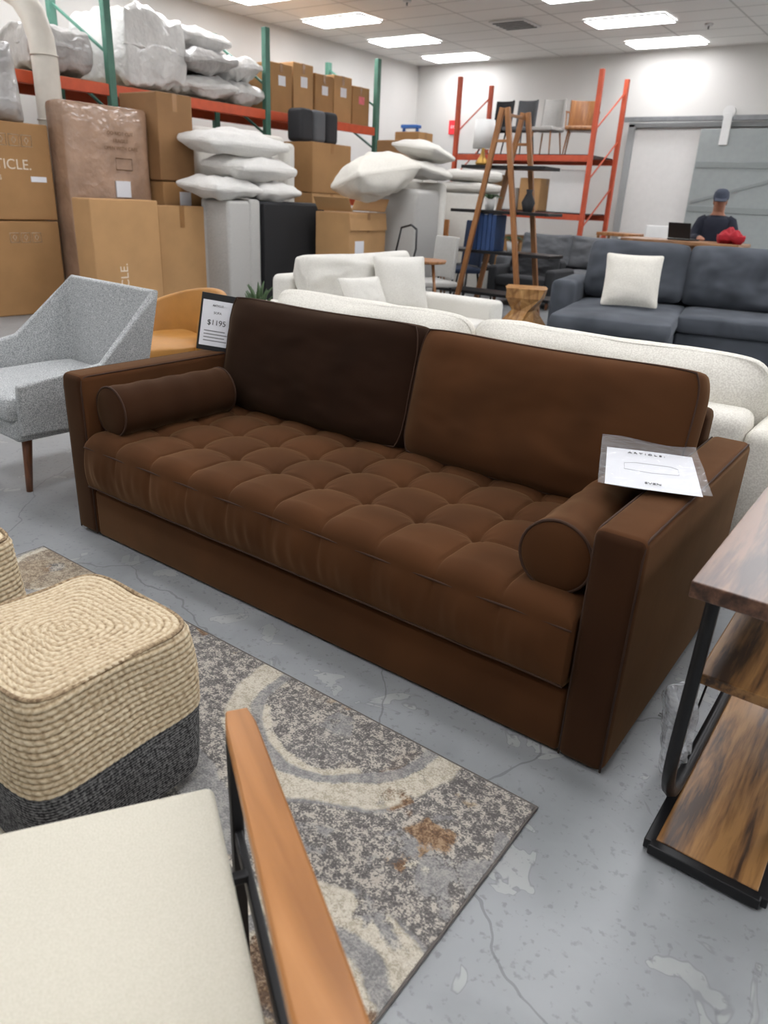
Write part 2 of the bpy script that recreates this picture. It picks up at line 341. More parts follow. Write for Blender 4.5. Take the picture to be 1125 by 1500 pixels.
def seat():
    px=.199; zb=.222; zt=.385
    nx=440; xs=[-.99+1.98*i/nx for i in range(nx+1)]
    path=[]
    for k in range(4): path.append(('b',.385,.24+.04*k))
    ny=150
    for k in range(ny+1): path.append(('t',.38-(.38+.455)*k/ny,0))
    for k in range(1,9): path.append(('c',k/8,0))
    for k in range(1,15): path.append(('f',k/14,0))
    for k in range(1,4): path.append(('u',k/3,0))
    vs=[];fs=[]
    def hh(x,y):
        u=(x+.995)/px; sx=abs(math.sin(math.pi*u)); dx=abs(u-round(u))*px
        yy=(y+.29)/.2
        sy=abs(math.sin(math.pi*yy)) if y>-.39 else 1
        ryy=round(max(0,yy)); dy=abs(yy-ryy)*.2
        h=.014+.019*(sx**.45)*(sy**.45)+.003*sx*sy
        r2=dx*dx+dy*dy
        h-=.017*math.exp(-r2/(.020**2))
        h-=.008*math.exp(-r2/(.045**2))
        h-=.004*math.exp(-(dx/.0035)**2)
        if y>-.38: h-=.004*math.exp(-(dy/.0035)**2)
        if y>-.42:
            an=math.atan2(dy,dx); h+=.0014*math.sin(an*9+ryy)*math.exp(-r2/(.05**2))
        return h+.010
    for x in xs:
        ex=max(0,min(1,(.995-abs(x))/.03)); ez=-.02*(1-ex)**2
        u=(x+.995)/px; w=abs(math.sin(math.pi*u)); seam=math.exp(-((u-round(u))*px/.006)**2)
        for (t,a,bq) in path:
            if t=='b': y,z=a,bq
            elif t=='t':
                y=a; z=.392+hh(x,y)+ez+.012*math.cos(y*2.2)+noise.noise(Vector((x*4,y*4,0)))*.005
            elif t=='c':
                th=a*math.pi/2; h0=.392+hh(x,-.455)+ez+.012*math.cos(-.455*2.2)
                y=-.455-.058*math.sin(th)-.006*w*math.sin(th); z=zt+(h0-zt)*math.cos(th)
            elif t=='f':
                z=zt-(zt-zb)*a
                fold=noise.noise(Vector((x*14,a*1.0,4)))*.007+noise.noise(Vector((x*34,a*1.3,9)))*.004
                y=-.513-.006*w*(1-a)-.018*math.sin(math.pi*a)*(.7+.3*w)-fold*math.sin(math.pi*min(1,a))+.004*seam*max(0,1-a*2.5)
            else:
                y=-.513+.06*a; z=zb-.010*math.sin(a*math.pi/2)
            vs.append((x,y,z))
    m=len(path)
    for i in range(nx):
        for j in range(m-1):
            fs.append((i*m+j,i*m+j+1,(i+1)*m+j+1,(i+1)*m+j))
    fs.append(tuple(range(m))); fs.append(tuple(nx*m+j for j in reversed(range(m))))
    fs.append(tuple([i*m for i in range(nx+1)]+[i*m+m-1 for i in reversed(range(nx+1))]))
    me=bpy.data.meshes.new('seat_cushion'); me.from_pydata(vs,[],fs); me.update()
    bm=bmesh.new(); bm.from_mesh(me); bmesh.ops.recalc_face_normals(bm,faces=bm.faces); bm.to_mesh(me); bm.free()
    link('seat_cushion',me,VEL,S,smooth=True)
    n=120
    for zz in (.383,.224):
        tube('piping',[(-.99+1.98*i/n,-.516,zz+noise.noise(Vector((i*.1,zz,0)))*.003) for i in range(n+1)],.003,PIPE,S)
seat()
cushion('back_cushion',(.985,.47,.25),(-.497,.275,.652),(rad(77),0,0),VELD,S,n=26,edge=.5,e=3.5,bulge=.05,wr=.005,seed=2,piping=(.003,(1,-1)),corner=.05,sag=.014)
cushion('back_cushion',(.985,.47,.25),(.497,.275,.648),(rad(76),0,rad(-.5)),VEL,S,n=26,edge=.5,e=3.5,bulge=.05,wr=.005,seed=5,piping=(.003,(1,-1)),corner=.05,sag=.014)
def bolster(loc,rz,seed,label,mats):
    t=thing('bolster_pillow',label,'bolster pillow',loc,rz,group='velvet bolsters on the sofa')
    Lh=.265; R=.094; prof=[(0,-Lh-.012),(.03,-Lh-.011),(.06,-Lh-.007),(.084,-Lh-.001),(R-.002,-Lh+.004)]
    prof+= [(R+.002*math.sin(k*1.3+seed),-Lh+.012+(2*Lh-.024)*k/20) for k in range(21)]
    prof+= [(R-.002,Lh-.004),(.084,Lh+.001),(.06,Lh+.007),(.03,Lh+.011),(0,Lh+.012)]
    revolve('bolster_cover',prof,mats,t,(0,0,0),(rad(90),0,0),48)
    for yy in (-Lh+.004,Lh-.004):
        tube('piping',[(R*math.cos(a*math.pi/18),yy,R*math.sin(a*math.pi/18)) for a in range(36)],.0042,PIPE,t,True,6)
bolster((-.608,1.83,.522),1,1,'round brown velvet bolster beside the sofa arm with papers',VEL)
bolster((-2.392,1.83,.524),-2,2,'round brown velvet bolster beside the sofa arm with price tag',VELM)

P=thing('document_sleeve','clear plastic sleeve with white product sheet on sofa arm','paper sleeve',(-.53,1.975,.664),20)
def wavy(name,w,hh_,mat,z,par,amp=.004,n=16,x0=0,y0=0,ph=0):
    vs=[];fs=[]
    for i in range(n+1):
        for j in range(n+1):
            x=x0-w/2+w*i/n; y=y0-hh_/2+hh_*j/n
            vs.append((x,y,z+amp*(1+math.sin(x*16+y*9+ph))+.5*amp*(1+math.sin(y*23+ph))))
    for i in range(n):
        for j in range(n): a=i*(n+1)+j; fs.append((a,a+n+1,a+n+2,a+1))
    me=bpy.data.meshes.new(name); me.from_pydata(vs,[],fs); me.update(); return link(name,me,mat,par,smooth=True)
wavy('printed_sheet',.235,.33,PAPER,.001,P,amp=.001,y0=-.02)
wavy('plastic_sleeve',.27,.44,CLEAR,.006,P,amp=.004,y0=.01,ph=1)
text('printed_text','A R T I C L E .',.017,(-.06,.10,.0055),(0,0,0),INK,P)
text('printed_text','SVEN',.018,(-.02,-.15,.0055),(0,0,0),INK,P)
GINK=M('grey_ink',(120,120,124))
tube('printed_drawing',[(-.07,-.05,.006),(-.07,.0,.006),(-.04,.015,.006),(.05,.015,.006),(.07,.0,.006),(.07,-.05,.006),(.0,-.06,.006)],.0006,GINK,P,True,4)
T=thing('price_tag','black framed price card with white sheet on sofa arm','price tag',(-2.545,2.20,.651),42)
T.rotation_euler=(rad(-14),rad(8),rad(44))
bx('holder',-.075,.075,-.004,.004,0,.245,BLACKM,T,bev=.002)
bx('price_sheet',-.066,.066,-.0065,-.0042,.02,.215,PAPER,T,bev=0)
text('printed_text','$1195',.032,(0,-.0072,.11),(rad(90),0,0),INK,T,'CENTER')
text('printed_text','SOFA',.014,(0,-.0072,.158),(rad(90),0,0),INK,T,'CENTER')
text('printed_text','ARTICLE.',.012,(0,-.0072,.19),(rad(90),0,0),INK,T,'CENTER')
for i in range(4): bx('printed_line',-.05,.05-.01*(i%2),-.0072,-.0066,.04+i*.014,.044+i*.014,GINK,T,bev=0)

# ------------------------------------------------------------------ rug
rm=bpy.data.materials.new('abstract_rug'); rm.use_nodes=True; nt=rm.node_tree; N=nt.nodes; L=nt.links; b=N['Principled BSDF']
tc=N.new('ShaderNodeTexCoord')
sep=N.new('ShaderNodeVectorMath'); sep.operation='ADD'
dn=nz(3.5,5,0); sc=N.new('ShaderNodeVectorMath'); sc.operation='SCALE'; sc.inputs['Scale'].default_value=.11; L.new(dn.outputs['Color'],sc.inputs[0])
L.new(tc.outputs['Object'],sep.inputs[0]); L.new(sc.outputs[0],sep.inputs[1])
fn=nz(190,2); mid=nz(70,3,.3); mott=nz(22,4,.4); lo=nz(2.8,5,.8); lo2=nz(2.6,6,.8,(7,3,1)); lo3=nz(3.0,6,.6,(1,9,4)); brkn=nz(4,5,.4,(4,4,4))
speck=addm(addm(addm(mid.outputs['Fac'],.42,'MULTIPLY'),addm(fn.outputs['Fac'],.38,'MULTIPLY')),addm(mott.outputs['Fac'],.20,'MULTIPLY'))
jit=addm(addm(addm(fn.outputs['Fac'],.5,'SUBTRACT'),.04,'MULTIPLY'),addm(addm(mott.outputs['Fac'],.5,'SUBTRACT'),.06,'MULTIPLY'))
g=ramp(speck,[(.43,srgb(94,90,88)),(.5,srgb(126,122,118)),(.56,srgb(186,178,166))])
g2=ramp(speck,[(.42,srgb(124,123,122)),(.5,srgb(142,140,138)),(.58,srgb(162,159,154))])
br_=ramp(speck,[(.42,srgb(100,76,56)),(.5,srgb(128,100,74)),(.58,srgb(160,134,106))])
tp_=ramp(speck,[(.42,srgb(128,112,94)),(.5,srgb(154,138,116)),(.58,srgb(182,168,146))])
cr=ramp(speck,[(.42,srgb(172,163,145)),(.5,srgb(196,188,171)),(.58,srgb(208,201,186))])
def patch(noi,t0,w=.015):
    return ramp(addm(noi.outputs['Fac'],jit,'ADD'),[(t0,(0,0,0,1)),(t0+w,(1,1,1,1))]).outputs[0]
col=mix(patch(lo3,.52),g.outputs[0],g2.outputs[0]); col=mix(patch(brkn,.60),col,tp_.outputs[0]); col=mix(patch(lo,.58),col,br_.outputs[0]); col=mix(patch(lo2,.63),col,cr.outputs[0])
def ringm(cx,cy,r0,w):
    d=N.new('ShaderNodeVectorMath'); d.operation='DISTANCE'; L.new(sep.outputs[0],d.inputs[0]); d.inputs[1].default_value=(cx+.055,cy+.055,.055)
    x=addm(addm(addm(d.outputs['Value'],r0,'SUBTRACT'),addm(jit,.25,'MULTIPLY'),'ADD'),0,'ABSOLUTE')
    return ramp(x,[(w*.9,(1,1,1,1)),(w*1.1,(0,0,0,1))]).outputs[0]
brk=ramp(addm(brkn.outputs['Fac'],jit,'ADD'),[(.37,(0,0,0,1)),(.40,(1,1,1,1))]).outputs[0]
brk2=ramp(addm(lo3.outputs['Fac'],jit,'ADD'),[(.46,(0,0,0,1)),(.49,(1,1,1,1))]).outputs[0]
for (cx,cy,r0,f2) in ((.50,.74,.31,g),(.92,-.05,.31,br_),(-.35,.35,.34,g2),(.25,-.40,.34,g),(-.85,.7,.26,tp_)):
    col=mix(addm(ringm(cx,cy,r0-.15,.075),.85,'MULTIPLY'),col,f2.outputs[0])
    col=mix(addm(ringm(cx,cy,r0-.055,.02),.9,'MULTIPLY'),col,g2.outputs[0])
    col=mix(addm(ringm(cx,cy,r0,.036),brk,'MULTIPLY'),col,cr.outputs[0])
    col=mix(addm(ringm(cx,cy,r0-.085,.012),brk2,'MULTIPLY'),col,cr.outputs[0])
    col=mix(addm(ringm(cx,cy,r0+.075,.028),brk2,'MULTIPLY'),col,g.outputs[0])
L.new(col,b.inputs['Base Color']); _p(b,'Roughness',.95); _p(b,'Sheen Weight',.1)
bp=N.new('ShaderNodeBump'); bp.inputs['Strength'].default_value=.8; bp.inputs['Distance'].default_value=.006; L.new(fn.outputs['Fac'],bp.inputs['Height']); L.new(bp.outputs[0],b.inputs['Normal'])
R=thing('area_rug','grey cream and brown abstract patterned rug on concrete','rug',(-1.505,.56,0))
bx('rug_pile',-1.045,1.045,-.752,.752,.001,.012,rm,R,bev=.004)
tube('bound_edge',[(-1.047,-.754,.006),(1.047,-.754,.006),(1.047,.754,.006),(-1.047,.754,.006)],.005,M('dark_rug_binding',(104,98,94),.9),R,True,6)

# ------------------------------------------------------------------ jute poufs
JUTE=bpy.data.materials.new('braided_jute'); JUTE.use_nodes=True
def attrmat(m,c0,c1,c2):
    nt=m.node_tree; N_=nt.nodes; L_=nt.links; b_=N_['Principled BSDF']
    at=N_.new('ShaderNodeAttribute'); at.attribute_name='braid'; tc_=N_.new('ShaderNodeTexCoord')
    n_=N_.new('ShaderNodeTexNoise'); n_.inputs['Scale'].default_value=110; n_.inputs['Detail'].default_value=4; L_.new(tc_.outputs['Object'],n_.inputs['Vector'])
    a=N_.new('ShaderNodeMath'); a.operation='MULTIPLY_ADD'; a.inputs[1].default_value=.9; L_.new(n_.outputs['Fac'],a.inputs[0])
    s=N_.new('ShaderNodeMath'); s.operation='MULTIPLY'; s.inputs[1].default_value=.45; L_.new(at.outputs['Fac'],s.inputs[0]); L_.new(s.outputs[0],a.inputs[2])
    r=N_.new('ShaderNodeValToRGB'); e=r.color_ramp.elements; e[0].position=.30; e[1].position=.92; e[0].color=srgb(*c0); e[1].color=srgb(*c2); x=e.new(.6); x.color=srgb(*c1)
    L_.new(a.outputs[0],r.inputs[0]); L_.new(r.outputs[0],b_.inputs['Base Color']); _p(b_,'Roughness',.85)
attrmat(JUTE,(116,94,70),(182,160,128),(214,199,170))
DKJ=bpy.data.materials.new('black_woven_base'); DKJ.use_nodes=True; attrmat(DKJ,(12,12,14),(30,30,33),(130,130,130))
def pouf(name,label,loc,rz,hw=.203,h=.42,split=.205):
    t=thing(name,label,'pouf',loc,rz)
    steps=360
    raw=[]
    for k in range(60): raw.append((hw*.90*k/60,h-.006*(k/60)**2))
    for k in range(25):
        a=math.pi/2*k/25; raw.append((hw*.90+hw*.09*math.sin(a),h-.03+ .024*math.cos(a)))
    for k in range(80):
        zz=h-.03-(h-.03-.03)*k/80; raw.append((hw*(.99+.05*math.sin(math.pi*(k/80))),zz))
    for k in range(16):
        a=math.pi/2*k/15; raw.append((hw*.96+hw*.03*math.cos(a)-.02*math.sin(a)*1,.03-.028*math.sin(a)))
    raw.append((.02,.002))
    Ls=[0]
    for i in range(1,len(raw)): Ls.append(Ls[-1]+math.dist(raw[i],raw[i-1]))
    tot=Ls[-2]; pts=[]
    j=0
    for k in range(steps+1):
        s=tot*k/steps
        while j<len(Ls)-2 and Ls[j+1]<s: j+=1
        f=(s-Ls[j])/max(1e-9,Ls[j+1]-Ls[j]); f=min(1,max(0,f))
        pts.append((raw[j][0]+(raw[j+1][0]-raw[j][0])*f,raw[j][1]+(raw[j+1][1]-raw[j][1])*f,s))
    def cp_(ct,st,z): return .018*noise.noise(Vector((ct*1.3,st*1.3,z*5+loc[0])))
    def build(nm,sel,mat,rowh,braid,amp):
        K=520; P_=[p for p in pts if sel(p)]
        vs=[];fs=[];vals=[]
        for idx,(r,z,s) in enumerate(P_):
            q=P_[min(idx+1,len(P_)-1)]; o_=P_[max(idx-1,0)]
            tr,tz=q[0]-o_[0],q[1]-o_[1]; l=math.hypot(tr,tz) or 1; nr,nz_=-tz/l,tr/l
            if z>=h*.95 and nz_<0: nr,nz_=-nr,-nz_
            elif z<h*.95 and nr<0: nr,nz_=-nr,-nz_
            for k in range(K):
                th=2*math.pi*k/K; ct,st=math.cos(th),math.sin(th)
                row=s/rowh+.22*noise.noise(Vector((ct*3,st*3,s*12))); fr=row-math.floor(row)
                n_=2+4.5*min(1,r/(hw*.5)) if r>0 else 2
                sq=1/((abs(ct)**n_+abs(st)**n_)**(1/n_))
                per=max(4,round(8*max(r,.02)/braid))
                ph=(th/(2*math.pi))*per+(fr if int(row)%2 else -fr)*.5+.37*int(row)
                b1=abs(math.sin(math.pi*fr))**.6; b2=abs(math.sin(math.pi*ph))**.7
                val=b1*(.45+.55*b2); dd=amp*val; cp=cp_(ct,st,z)*min(1,r*6)
                zz=.012*noise.noise(Vector((ct*r*7,st*r*7,loc[0]*3)))*(z/h)
                vs.append((ct*(r*sq+nr*dd+cp),st*(r*sq+nr*dd+cp),z+nz_*dd+zz)); vals.append(val)
        m=len(P_)
        for i in range(m-1):
            for k in range(K): a=i*K+k;b_=i*K+(k+1)%K; fs.append((a,a+K,b_+K,b_))
        fs.append(tuple(range(K))); fs.append(tuple((m-1)*K+k for k in reversed(range(K))))
        me=bpy.data.meshes.new(nm); me.from_pydata(vs,[],fs); me.update()
        at=me.attributes.new('braid','FLOAT','POINT'); at.data.foreach_set('value',vals)
        bm=bmesh.new(); bm.from_mesh(me); bmesh.ops.recalc_face_normals(bm,faces=bm.faces); bm.to_mesh(me); bm.free()
        link(nm,me,mat,t,smooth=True)
    build('jute_cover',lambda p:p[1]>=split,JUTE,.0135,.021,.004)
    build('woven_base',lambda p:p[1]<=split+.002,DKJ,.007,.010,.002)
    q6=lambda c_,s_:1/((abs(c_)**6.5+abs(s_)**6.5)**(1/6.5))
    tube('top_seam',[((hw*.95*q6(c_,s_)+cp_(c_,s_,h))*c_,(hw*.95*q6(c_,s_)+cp_(c_,s_,h))*s_,h-.006) for c_,s_ in [(math.cos(a*math.pi/60),math.sin(a*math.pi/60)) for a in range(120)]],.005,JUTE,t,True,6)
pouf('pouf','square braided jute pouf with black woven base on rug',(-1.325,.70,.013),1)
pouf('pouf','braided jute pouf near the rug corner',(-2.01,.665,.013),4)

# ------------------------------------------------------------------ foreground lounge chair
C=thing('lounge_chair','cream cushioned lounge chair with teak arms and black metal frame','chair',(0,0,0))
nd_=Vector((.54,.84,0)).normalized()
C.location=(-.735+.0,.60,0); C.rotation_euler=(0,0,math.atan2(nd_.y,nd_.x))
bx('seat_cushion',-.63,-.004,-.72,0.0,.35,.435,LINEN,C,bev=.014,seg=4)
cushion('back_cushion',(.62,.36,.10),(-.32,-.80,.60),(rad(70),0,0),LINEN,C,n=12,edge=.8,e=8,bulge=.03,wr=.003,seed=4)
def armw(x):
    n=24
    vs=[];fs=[]
    for i in range(n+1):
        s=i/n; y=.045-.80*s
        w=.023+.014*min(1,s*1.6)
        if s<.02: w*=.8
        zc=.535+.012*math.sin(s*2.2)
        for (a,bq) in ((-1,-1),(-1,.7),(-.88,1),(.88,1),(1,.7),(1,-1)):
            vs.append((x+a*w,y,zc-.012+bq*.012))
    for i in range(n):
        for k in range(6): a=i*6+k; b_=i*6+(k+1)%6; fs.append((a,b_,b_+6,a+6))
    fs.append(tuple(range(6))); fs.append(tuple(n*6+k for k in reversed(range(6))))
    me=bpy.data.meshes.new('armrest'); me.from_pydata(vs,[],fs); me.update()
    bm=bmesh.new(); bm.from_mesh(me); bmesh.ops.recalc_face_normals(bm,faces=bm.faces); bm.to_mesh(me); bm.free()
    link('armrest',me,TEAK,C)
for x in (.045,-.685):
    armw(x)
    xs_=x-.012 if x>0 else x+.012
    beam('arm_rail',(xs_,.03,.505),(xs_,-.74,.51),.02,.02,BLACKM,C)
    beam('leg',(xs_,.02,.5),(xs_,.0,.0),.02,.03,BLACKM,C)
    beam('leg',(xs_,-.70,.5),(xs_,-.76,.0),.02,.03,BLACKM,C)
    beam('side_rail',(xs_,.02,.31),(xs_,-.70,.29),.014,.03,BLACKM,C)
for yy in (-.10,-.62): beam('cross_rail',(-.68,yy,.33),(.03,yy,.33),.016,.016,BLACKM,C)

# ------------------------------------------------------------------ console table at right
K_=thing('console_table','rustic wood console table with black rounded metal frame','console table',(-.1,1.9,0))
bx('table_top',-.145,.15,-.565,.62,.645,.68,RUSTTOP,K_,bev=.003)
bx('mid_shelf',-.11,.115,-.47,.58,.415,.44,RUSTIC,K_,bev=.003)
bx('bottom_shelf',-.10,.11,-.53,.6,.022,.036,RUSTIC,K_,bev=.002)
for (a,bq) in (((-.11,-.54),(.12,-.54)),((.12,-.54),(.12,.61)),((.12,.61),(-.11,.61)),((-.11,.61),(-.11,-.54))):
    beam('bottom_frame_bar',(a[0],a[1],.02),(bq[0],bq[1],.02),.026,.026,BLACKM,K_)
    beam('top_frame_bar',(a[0]*.9,a[1]*.93,.635),(bq[0]*.9,bq[1]*.93,.635),.02,.02,BLACKM,K_)
for xx in (-.112,.122):
    pts=[]; y0,y1,z0,z1,r_=-.50,.57,.045,.632,.2
    for (cy,cz,a0) in ((y0+r_,z0+r_,180),(y1-r_,z0+r_,270),(y1-.03,z1-.03,0),(y0+.05,z1-.03,90)):
        rq=r_ if a0>=180 else .03
        for k in range(9):
            an=rad(a0+90*k/8); pts.append((xx,cy+rq*math.cos(an),cz+rq*math.sin(an)))
    tube('rounded_side_frame',pts,.015,BLACKM,K_,True,6)
pl=thing('power_cord','black power cord with plug trailing from console table','power cord',(-.1,1.9,0))
tube('cord',[(.06,.1,.684),(.02,.0,.686),(.03,-.03,.688),(.09,-.02,.686),(.14,.05,.686)],.004,BLACKM,pl)
tube('cord',[(-.13,-.05,.28),(-.14,-.06,.18),(-.15,-.05,.08),(-.16,-.045,.02),(-.18,-.045,.008)],.003,BLACKM,pl)
bx('plug',-.225,-.18,-.062,-.035,.001,.02,BLACKM,pl,bev=.004)
for s in (-.006,.006): beam('plug_prong',(-.225,-.048+s,.01),(-.243,-.048+s,.01),.004,.002,GREYM,pl,bev=0)
pb=cushion('plastic_bag',(.08,.24,.05),(-.255,1.66,.13),(rad(82),0,rad(55)),CLEARB,None,n=14,edge=.3,e=3,wr=.02,seed=8)
tag(pb,'crumpled clear plastic bag hanging on table frame','plastic bag')

# ------------------------------------------------------------------ generic couch
def couch(name,label,loc,rz,W,D,sh,ah,bh,aw,mat,nb=2,bch=.45,bct=.2,btop=None,ns=2,legs=True,group=None,cat='sofa',thb=.22,bedge=.5,bcorner=.02,gap=.01,bwr=.018):
    t=thing(name,label,cat,loc,rz,group); hw=W/2; hd=D/2
    if legs:
        for sx in (-1,1):
            for sy in (-1,1): cyl('leg',(sx*(hw-.1),sy*(hd-.1),0),(sx*(hw-.1),sy*(hd-.1),.1),.018,.025,WALNUT,t,12)
    z0=.1 if legs else .02
    bx('base',-hw+aw,hw-aw,-hd+.03,hd-.04,z0,sh-.14,mat,t,bev=.02,seg=3)
    for sx in (-1,1):
        bx('arm',min(sx*hw,sx*(hw-aw)),max(sx*hw,sx*(hw-aw)),-hd,hd-.02,z0,ah,mat,t,bev=.045,seg=4)
    bx('back_frame',-hw+aw*.98,hw-aw*.98,hd-thb,hd,z0,bh,mat,t,bev=.05,seg=4)
    iw=W-2*aw
    for i in range(ns):
        w=iw/ns; cushion('seat_cushion',(w-.01,D-thb-.02,.16),(-iw/2+w*(i+.5),-thb/2-.01,sh-.07),(0,0,0),mat,t,n=10,edge=.75,e=6,seed=i)
    if btop:
        for i in range(nb):
            w=iw/nb; cushion('back_cushion',(w-gap,bch,bct),(-iw/2+w*(i+.5),hd-thb-bct*.40,btop-bch/2),(rad(78),0,rad(random.uniform(-2,2))),mat,t,n=20,edge=bedge,e=4,bulge=.05,wr=bwr,seed=i+4,sag=.02,corner=bcorner)
    return t
couch('sofa','cream boucle sofa with plump back cushions and low frame',(-1.72,3.27,0),180,2.85,1.03,.44,.62,.66,.16,CREAM,2,.5,.30,.84,2,bedge=.2,bcorner=.10,gap=.0,bwr=.03)
couch('sofa','off-white fabric sofa with rounded back and square arms',(-3.58,4.88,0),90,1.75,1.2,.42,.56,.74,.2,OFFW,1,.52,.28,.90,1,bcorner=.05,bwr=.028)
p1=cushion('throw_pillow',(.44,.44,.18),(-3.56,5.05,.67),(rad(72),0,rad(60)),OFFW,None,n=12,edge=.12,e=2.5,pinch=.05,seed=3); tag(p1,'cream square throw pillow on off-white sofa','pillow')
p2=cushion('throw_pillow',(.4,.3,.14),(-3.5,4.5,.62),(rad(60),0,rad(80)),OFFW,None,n=12,edge=.12,e=2.5,pinch=.05,seed=6); tag(p2,'small cream pillow slumped on off-white sofa','pillow')

Q=thing('sectional_sofa','slate grey chenille sectional sofa with chaise','sectional sofa',(-2.76,6.19,0),12)
for (x,y) in ((.1,.1),(.9,.1),(.1,1.8),(2.8,1.8),(2.8,.85)): cyl('leg',(x,y,0),(x,y,.08),.02,.025,BLACKM,Q,12)
bx('chaise_base',0,1.0,.02,1.65,.07,.30,BLUEG,Q,bev=.04,seg=4)
cushion('chaise_cushion',(1.0,1.62,.18),(.5,.82,.37),(0,0,0),BLUEG,Q,n=14,edge=.75,e=6,seed=1)
bx('seat_base',1.0,2.9,.72,1.65,.07,.30,BLUEG,Q,bev=.04,seg=4)
for i in range(2): cushion('seat_cushion',(.94,.95,.18),(1.48+.95*i,1.17,.37),(0,0,0),BLUEG,Q,n=12,edge=.75,e=6,seed=2+i)
bx('back_frame',-.02,2.9,1.66,1.9,.07,.78,BLUEG,Q,bev=.05,seg=4)
bx('arm',-.24,-.005,.98,1.9,.07,.64,BLUEG,Q,bev=.06,seg=4)
for i in range(3): cushion('back_cushion',(.95,.56,.26),(.48+.96*i,1.55,.74),(rad(76),0,0),BLUEG,Q,n=16,edge=.3,e=3.5,wr=.022,seed=7+i,corner=.06)
p3=cushion('throw_pillow',(.50,.48,.18),(-2.42,7.16,.70),(rad(68),0,rad(22)),CREAM,None,n=12,edge=.12,e=2.5,pinch=.05,seed=9); tag(p3,'cream textured square pillow on grey sectional','pillow')

couch('sofa','mid grey fabric loveseat with loose back cushions',(-4.7,10.9,0),8,1.9,.95,.44,.6,.75,.18,MGREY,2,.45,.2,.92,2)
couch('armchair','low charcoal fabric armchair with square arms',(-4.75,9.85,0),0,1.0,.7,.40,.52,.62,.14,CHAR,1,.35,.16,.68,1,cat='armchair')

# ------------------------------------------------------------------ grey tweed armchair
G=thing('armchair','light grey tweed angular armchair on walnut legs','armchair',(-3.31,1.88,0),-3)
bot=[(-.33,-.34,.30),(-.35,-.02,.30),(-.29,.28,.30),(.29,.28,.30),(.35,-.02,.30),(.33,-.34,.30)]
top=[(-.38,-.35,.54),(-.40,.02,.60),(-.37,.36,.87),(.37,.36,.87),(.41,.02,.58),(.38,-.35,.53)]
shell('seat_shell',bot,top,-.04,GREYT,G)
bx('seat_base',-.31,.31,-.35,.28,.27,.37,GREYT,G,bev=.02,seg=3)
cushion('seat_cushion',(.60,.62,.12),(0,-.06,.415),(0,0,0),GREYT,G,n=10,edge=.8,e=7,seed=2)
for (x,y) in ((-.20,-.26),(.20,-.26),(-.2,.25),(.2,.25)): cyl('leg',(x*.95,y*1.08,0),(x,y,.29),.014,.024,WALNUT,G,14)
B=thing('barrel_chair','mustard tan leather barrel back chair','chair',(-3.80,2.95,0),-10)
bt=[(.30*math.cos(a),.26*math.sin(a),.30) for a in [rad(x) for x in range(0,181,6)]]
tp=[(.37*math.cos(a),.35*math.sin(a),.60+.13*math.sin(a)) for a in [rad(x) for x in range(0,181,6)]]
shell('back_shell',bt,tp,.045,TAN,B,smooth=True)
cushion('seat_cushion',(.54,.54,.12),(0,-.03,.40),(0,0,0),TAN,B,n=10,edge=.7,e=5)
for (x,y) in ((-.2,-.2),(.2,-.2),(-.2,.2),(.2,.2)): cyl('leg',(x*1.1,y*1.1,0),(x,y,.36),.014,.02,WALNUT,B,12)

# ------------------------------------------------------------------ cartons
def carton(label,x0,x1,y0,y1,z0,z1,mat=CARD,rz=0,txt=None,group=None,tape=True,flaps=False):
    cx,cy=(x0+x1)/2,(y0+y1)/2; t=thing('cardboard_box',label,'box',(cx,cy,z0),rz,group)
    hx,hy,h=(x1-x0)/2,(y1-y0)/2,z1-z0
    bx('box_body',-hx,hx,-hy,hy,.001,h,mat,t,bev=.012)
    if tape:
        bx('tape_strip',-hx*.98,hx*.98,-.03,.03,h-.001,h+.002,TAPE,t,bev=0)
        bx('tape_strip',hx-.001,hx+.002,-.03,.03,h*.80,h,TAPE,t,bev=0)
    if flaps:
        for s in (-1,1): bx('flap',-hx,hx,s*hy-.004,s*hy+.004,h,h+.18,mat,t,bev=0,rot=(rad(-s*35),0,0))
        bx('flap',hx-.004,hx+.004,-hy,hy,h-.2,h,mat,t,bev=0,rot=(0,rad(-6),0))
    if txt:
        for (body,size,yy,zz,mt,rx) in txt:
            text('printed_text',body,size,(hx+.003,yy,zz),(rad(90),rx,rad(90)),mt,t)
    return t
def icons(t,hx,y,z,s,mat):
    for i in range(3):
        y0=y+i*s*1.25
        tube('printed_icon',[(hx+.003,y0,z),(hx+.003,y0+s,z),(hx+.003,y0+s,z+s),(hx+.003,y0,z+s)],.003,mat,t,True,4)
        tube('printed_arrow',[(hx+.003,y0+s*.3,z+s*.55),(hx+.003,y0+s*.5,z+s*.8),(hx+.003,y0+s*.7,z+s*.55),(hx+.003,y0+s*.5,z+s*.2)],.003,mat,t,True,4)
t=carton('large brown cardboard box stacked on another with pale printing',-8.5,-7.75,3.85,4.68,.93,1.82,CARD,-4,[('ARTICLE.',.13,-.325,.47,INKW,0),('TORS',.06,-.26,.37,INKW,0),],group='cartons beside the rack',tape=False); icons(t,.375,-.12,.68,.10,INKW)
bx('shipping_label',.375,.378,.18,.34,.36,.41,PAPER,t,bev=0)
t=carton('large brown cardboard box at bottom of stack',-8.5,-7.72,3.82,4.66,0,.92,CARD,-4,None,group='cartons beside the rack',tape=False); icons(t,.39,-.1,.72,.09,INKW)
t=carton('cardboard box with pale printing standing on end',-7.2,-6.9,4.50,5.30,0,1.17,CARD2,0,[('ARTICLE.',.13,-.03,.04,INKW,rad(-90))],group='cartons beside the rack',tape=False)
bx('shipping_label',.15,.153,-.10,.12,.18,.26,PAPER,t,bev=0)
t=carton('tall brown cardboard box with white label',-8.0,-7.35,5.74,6.30,0,1.36,CARD,0,None,group='cartons beside the rack')
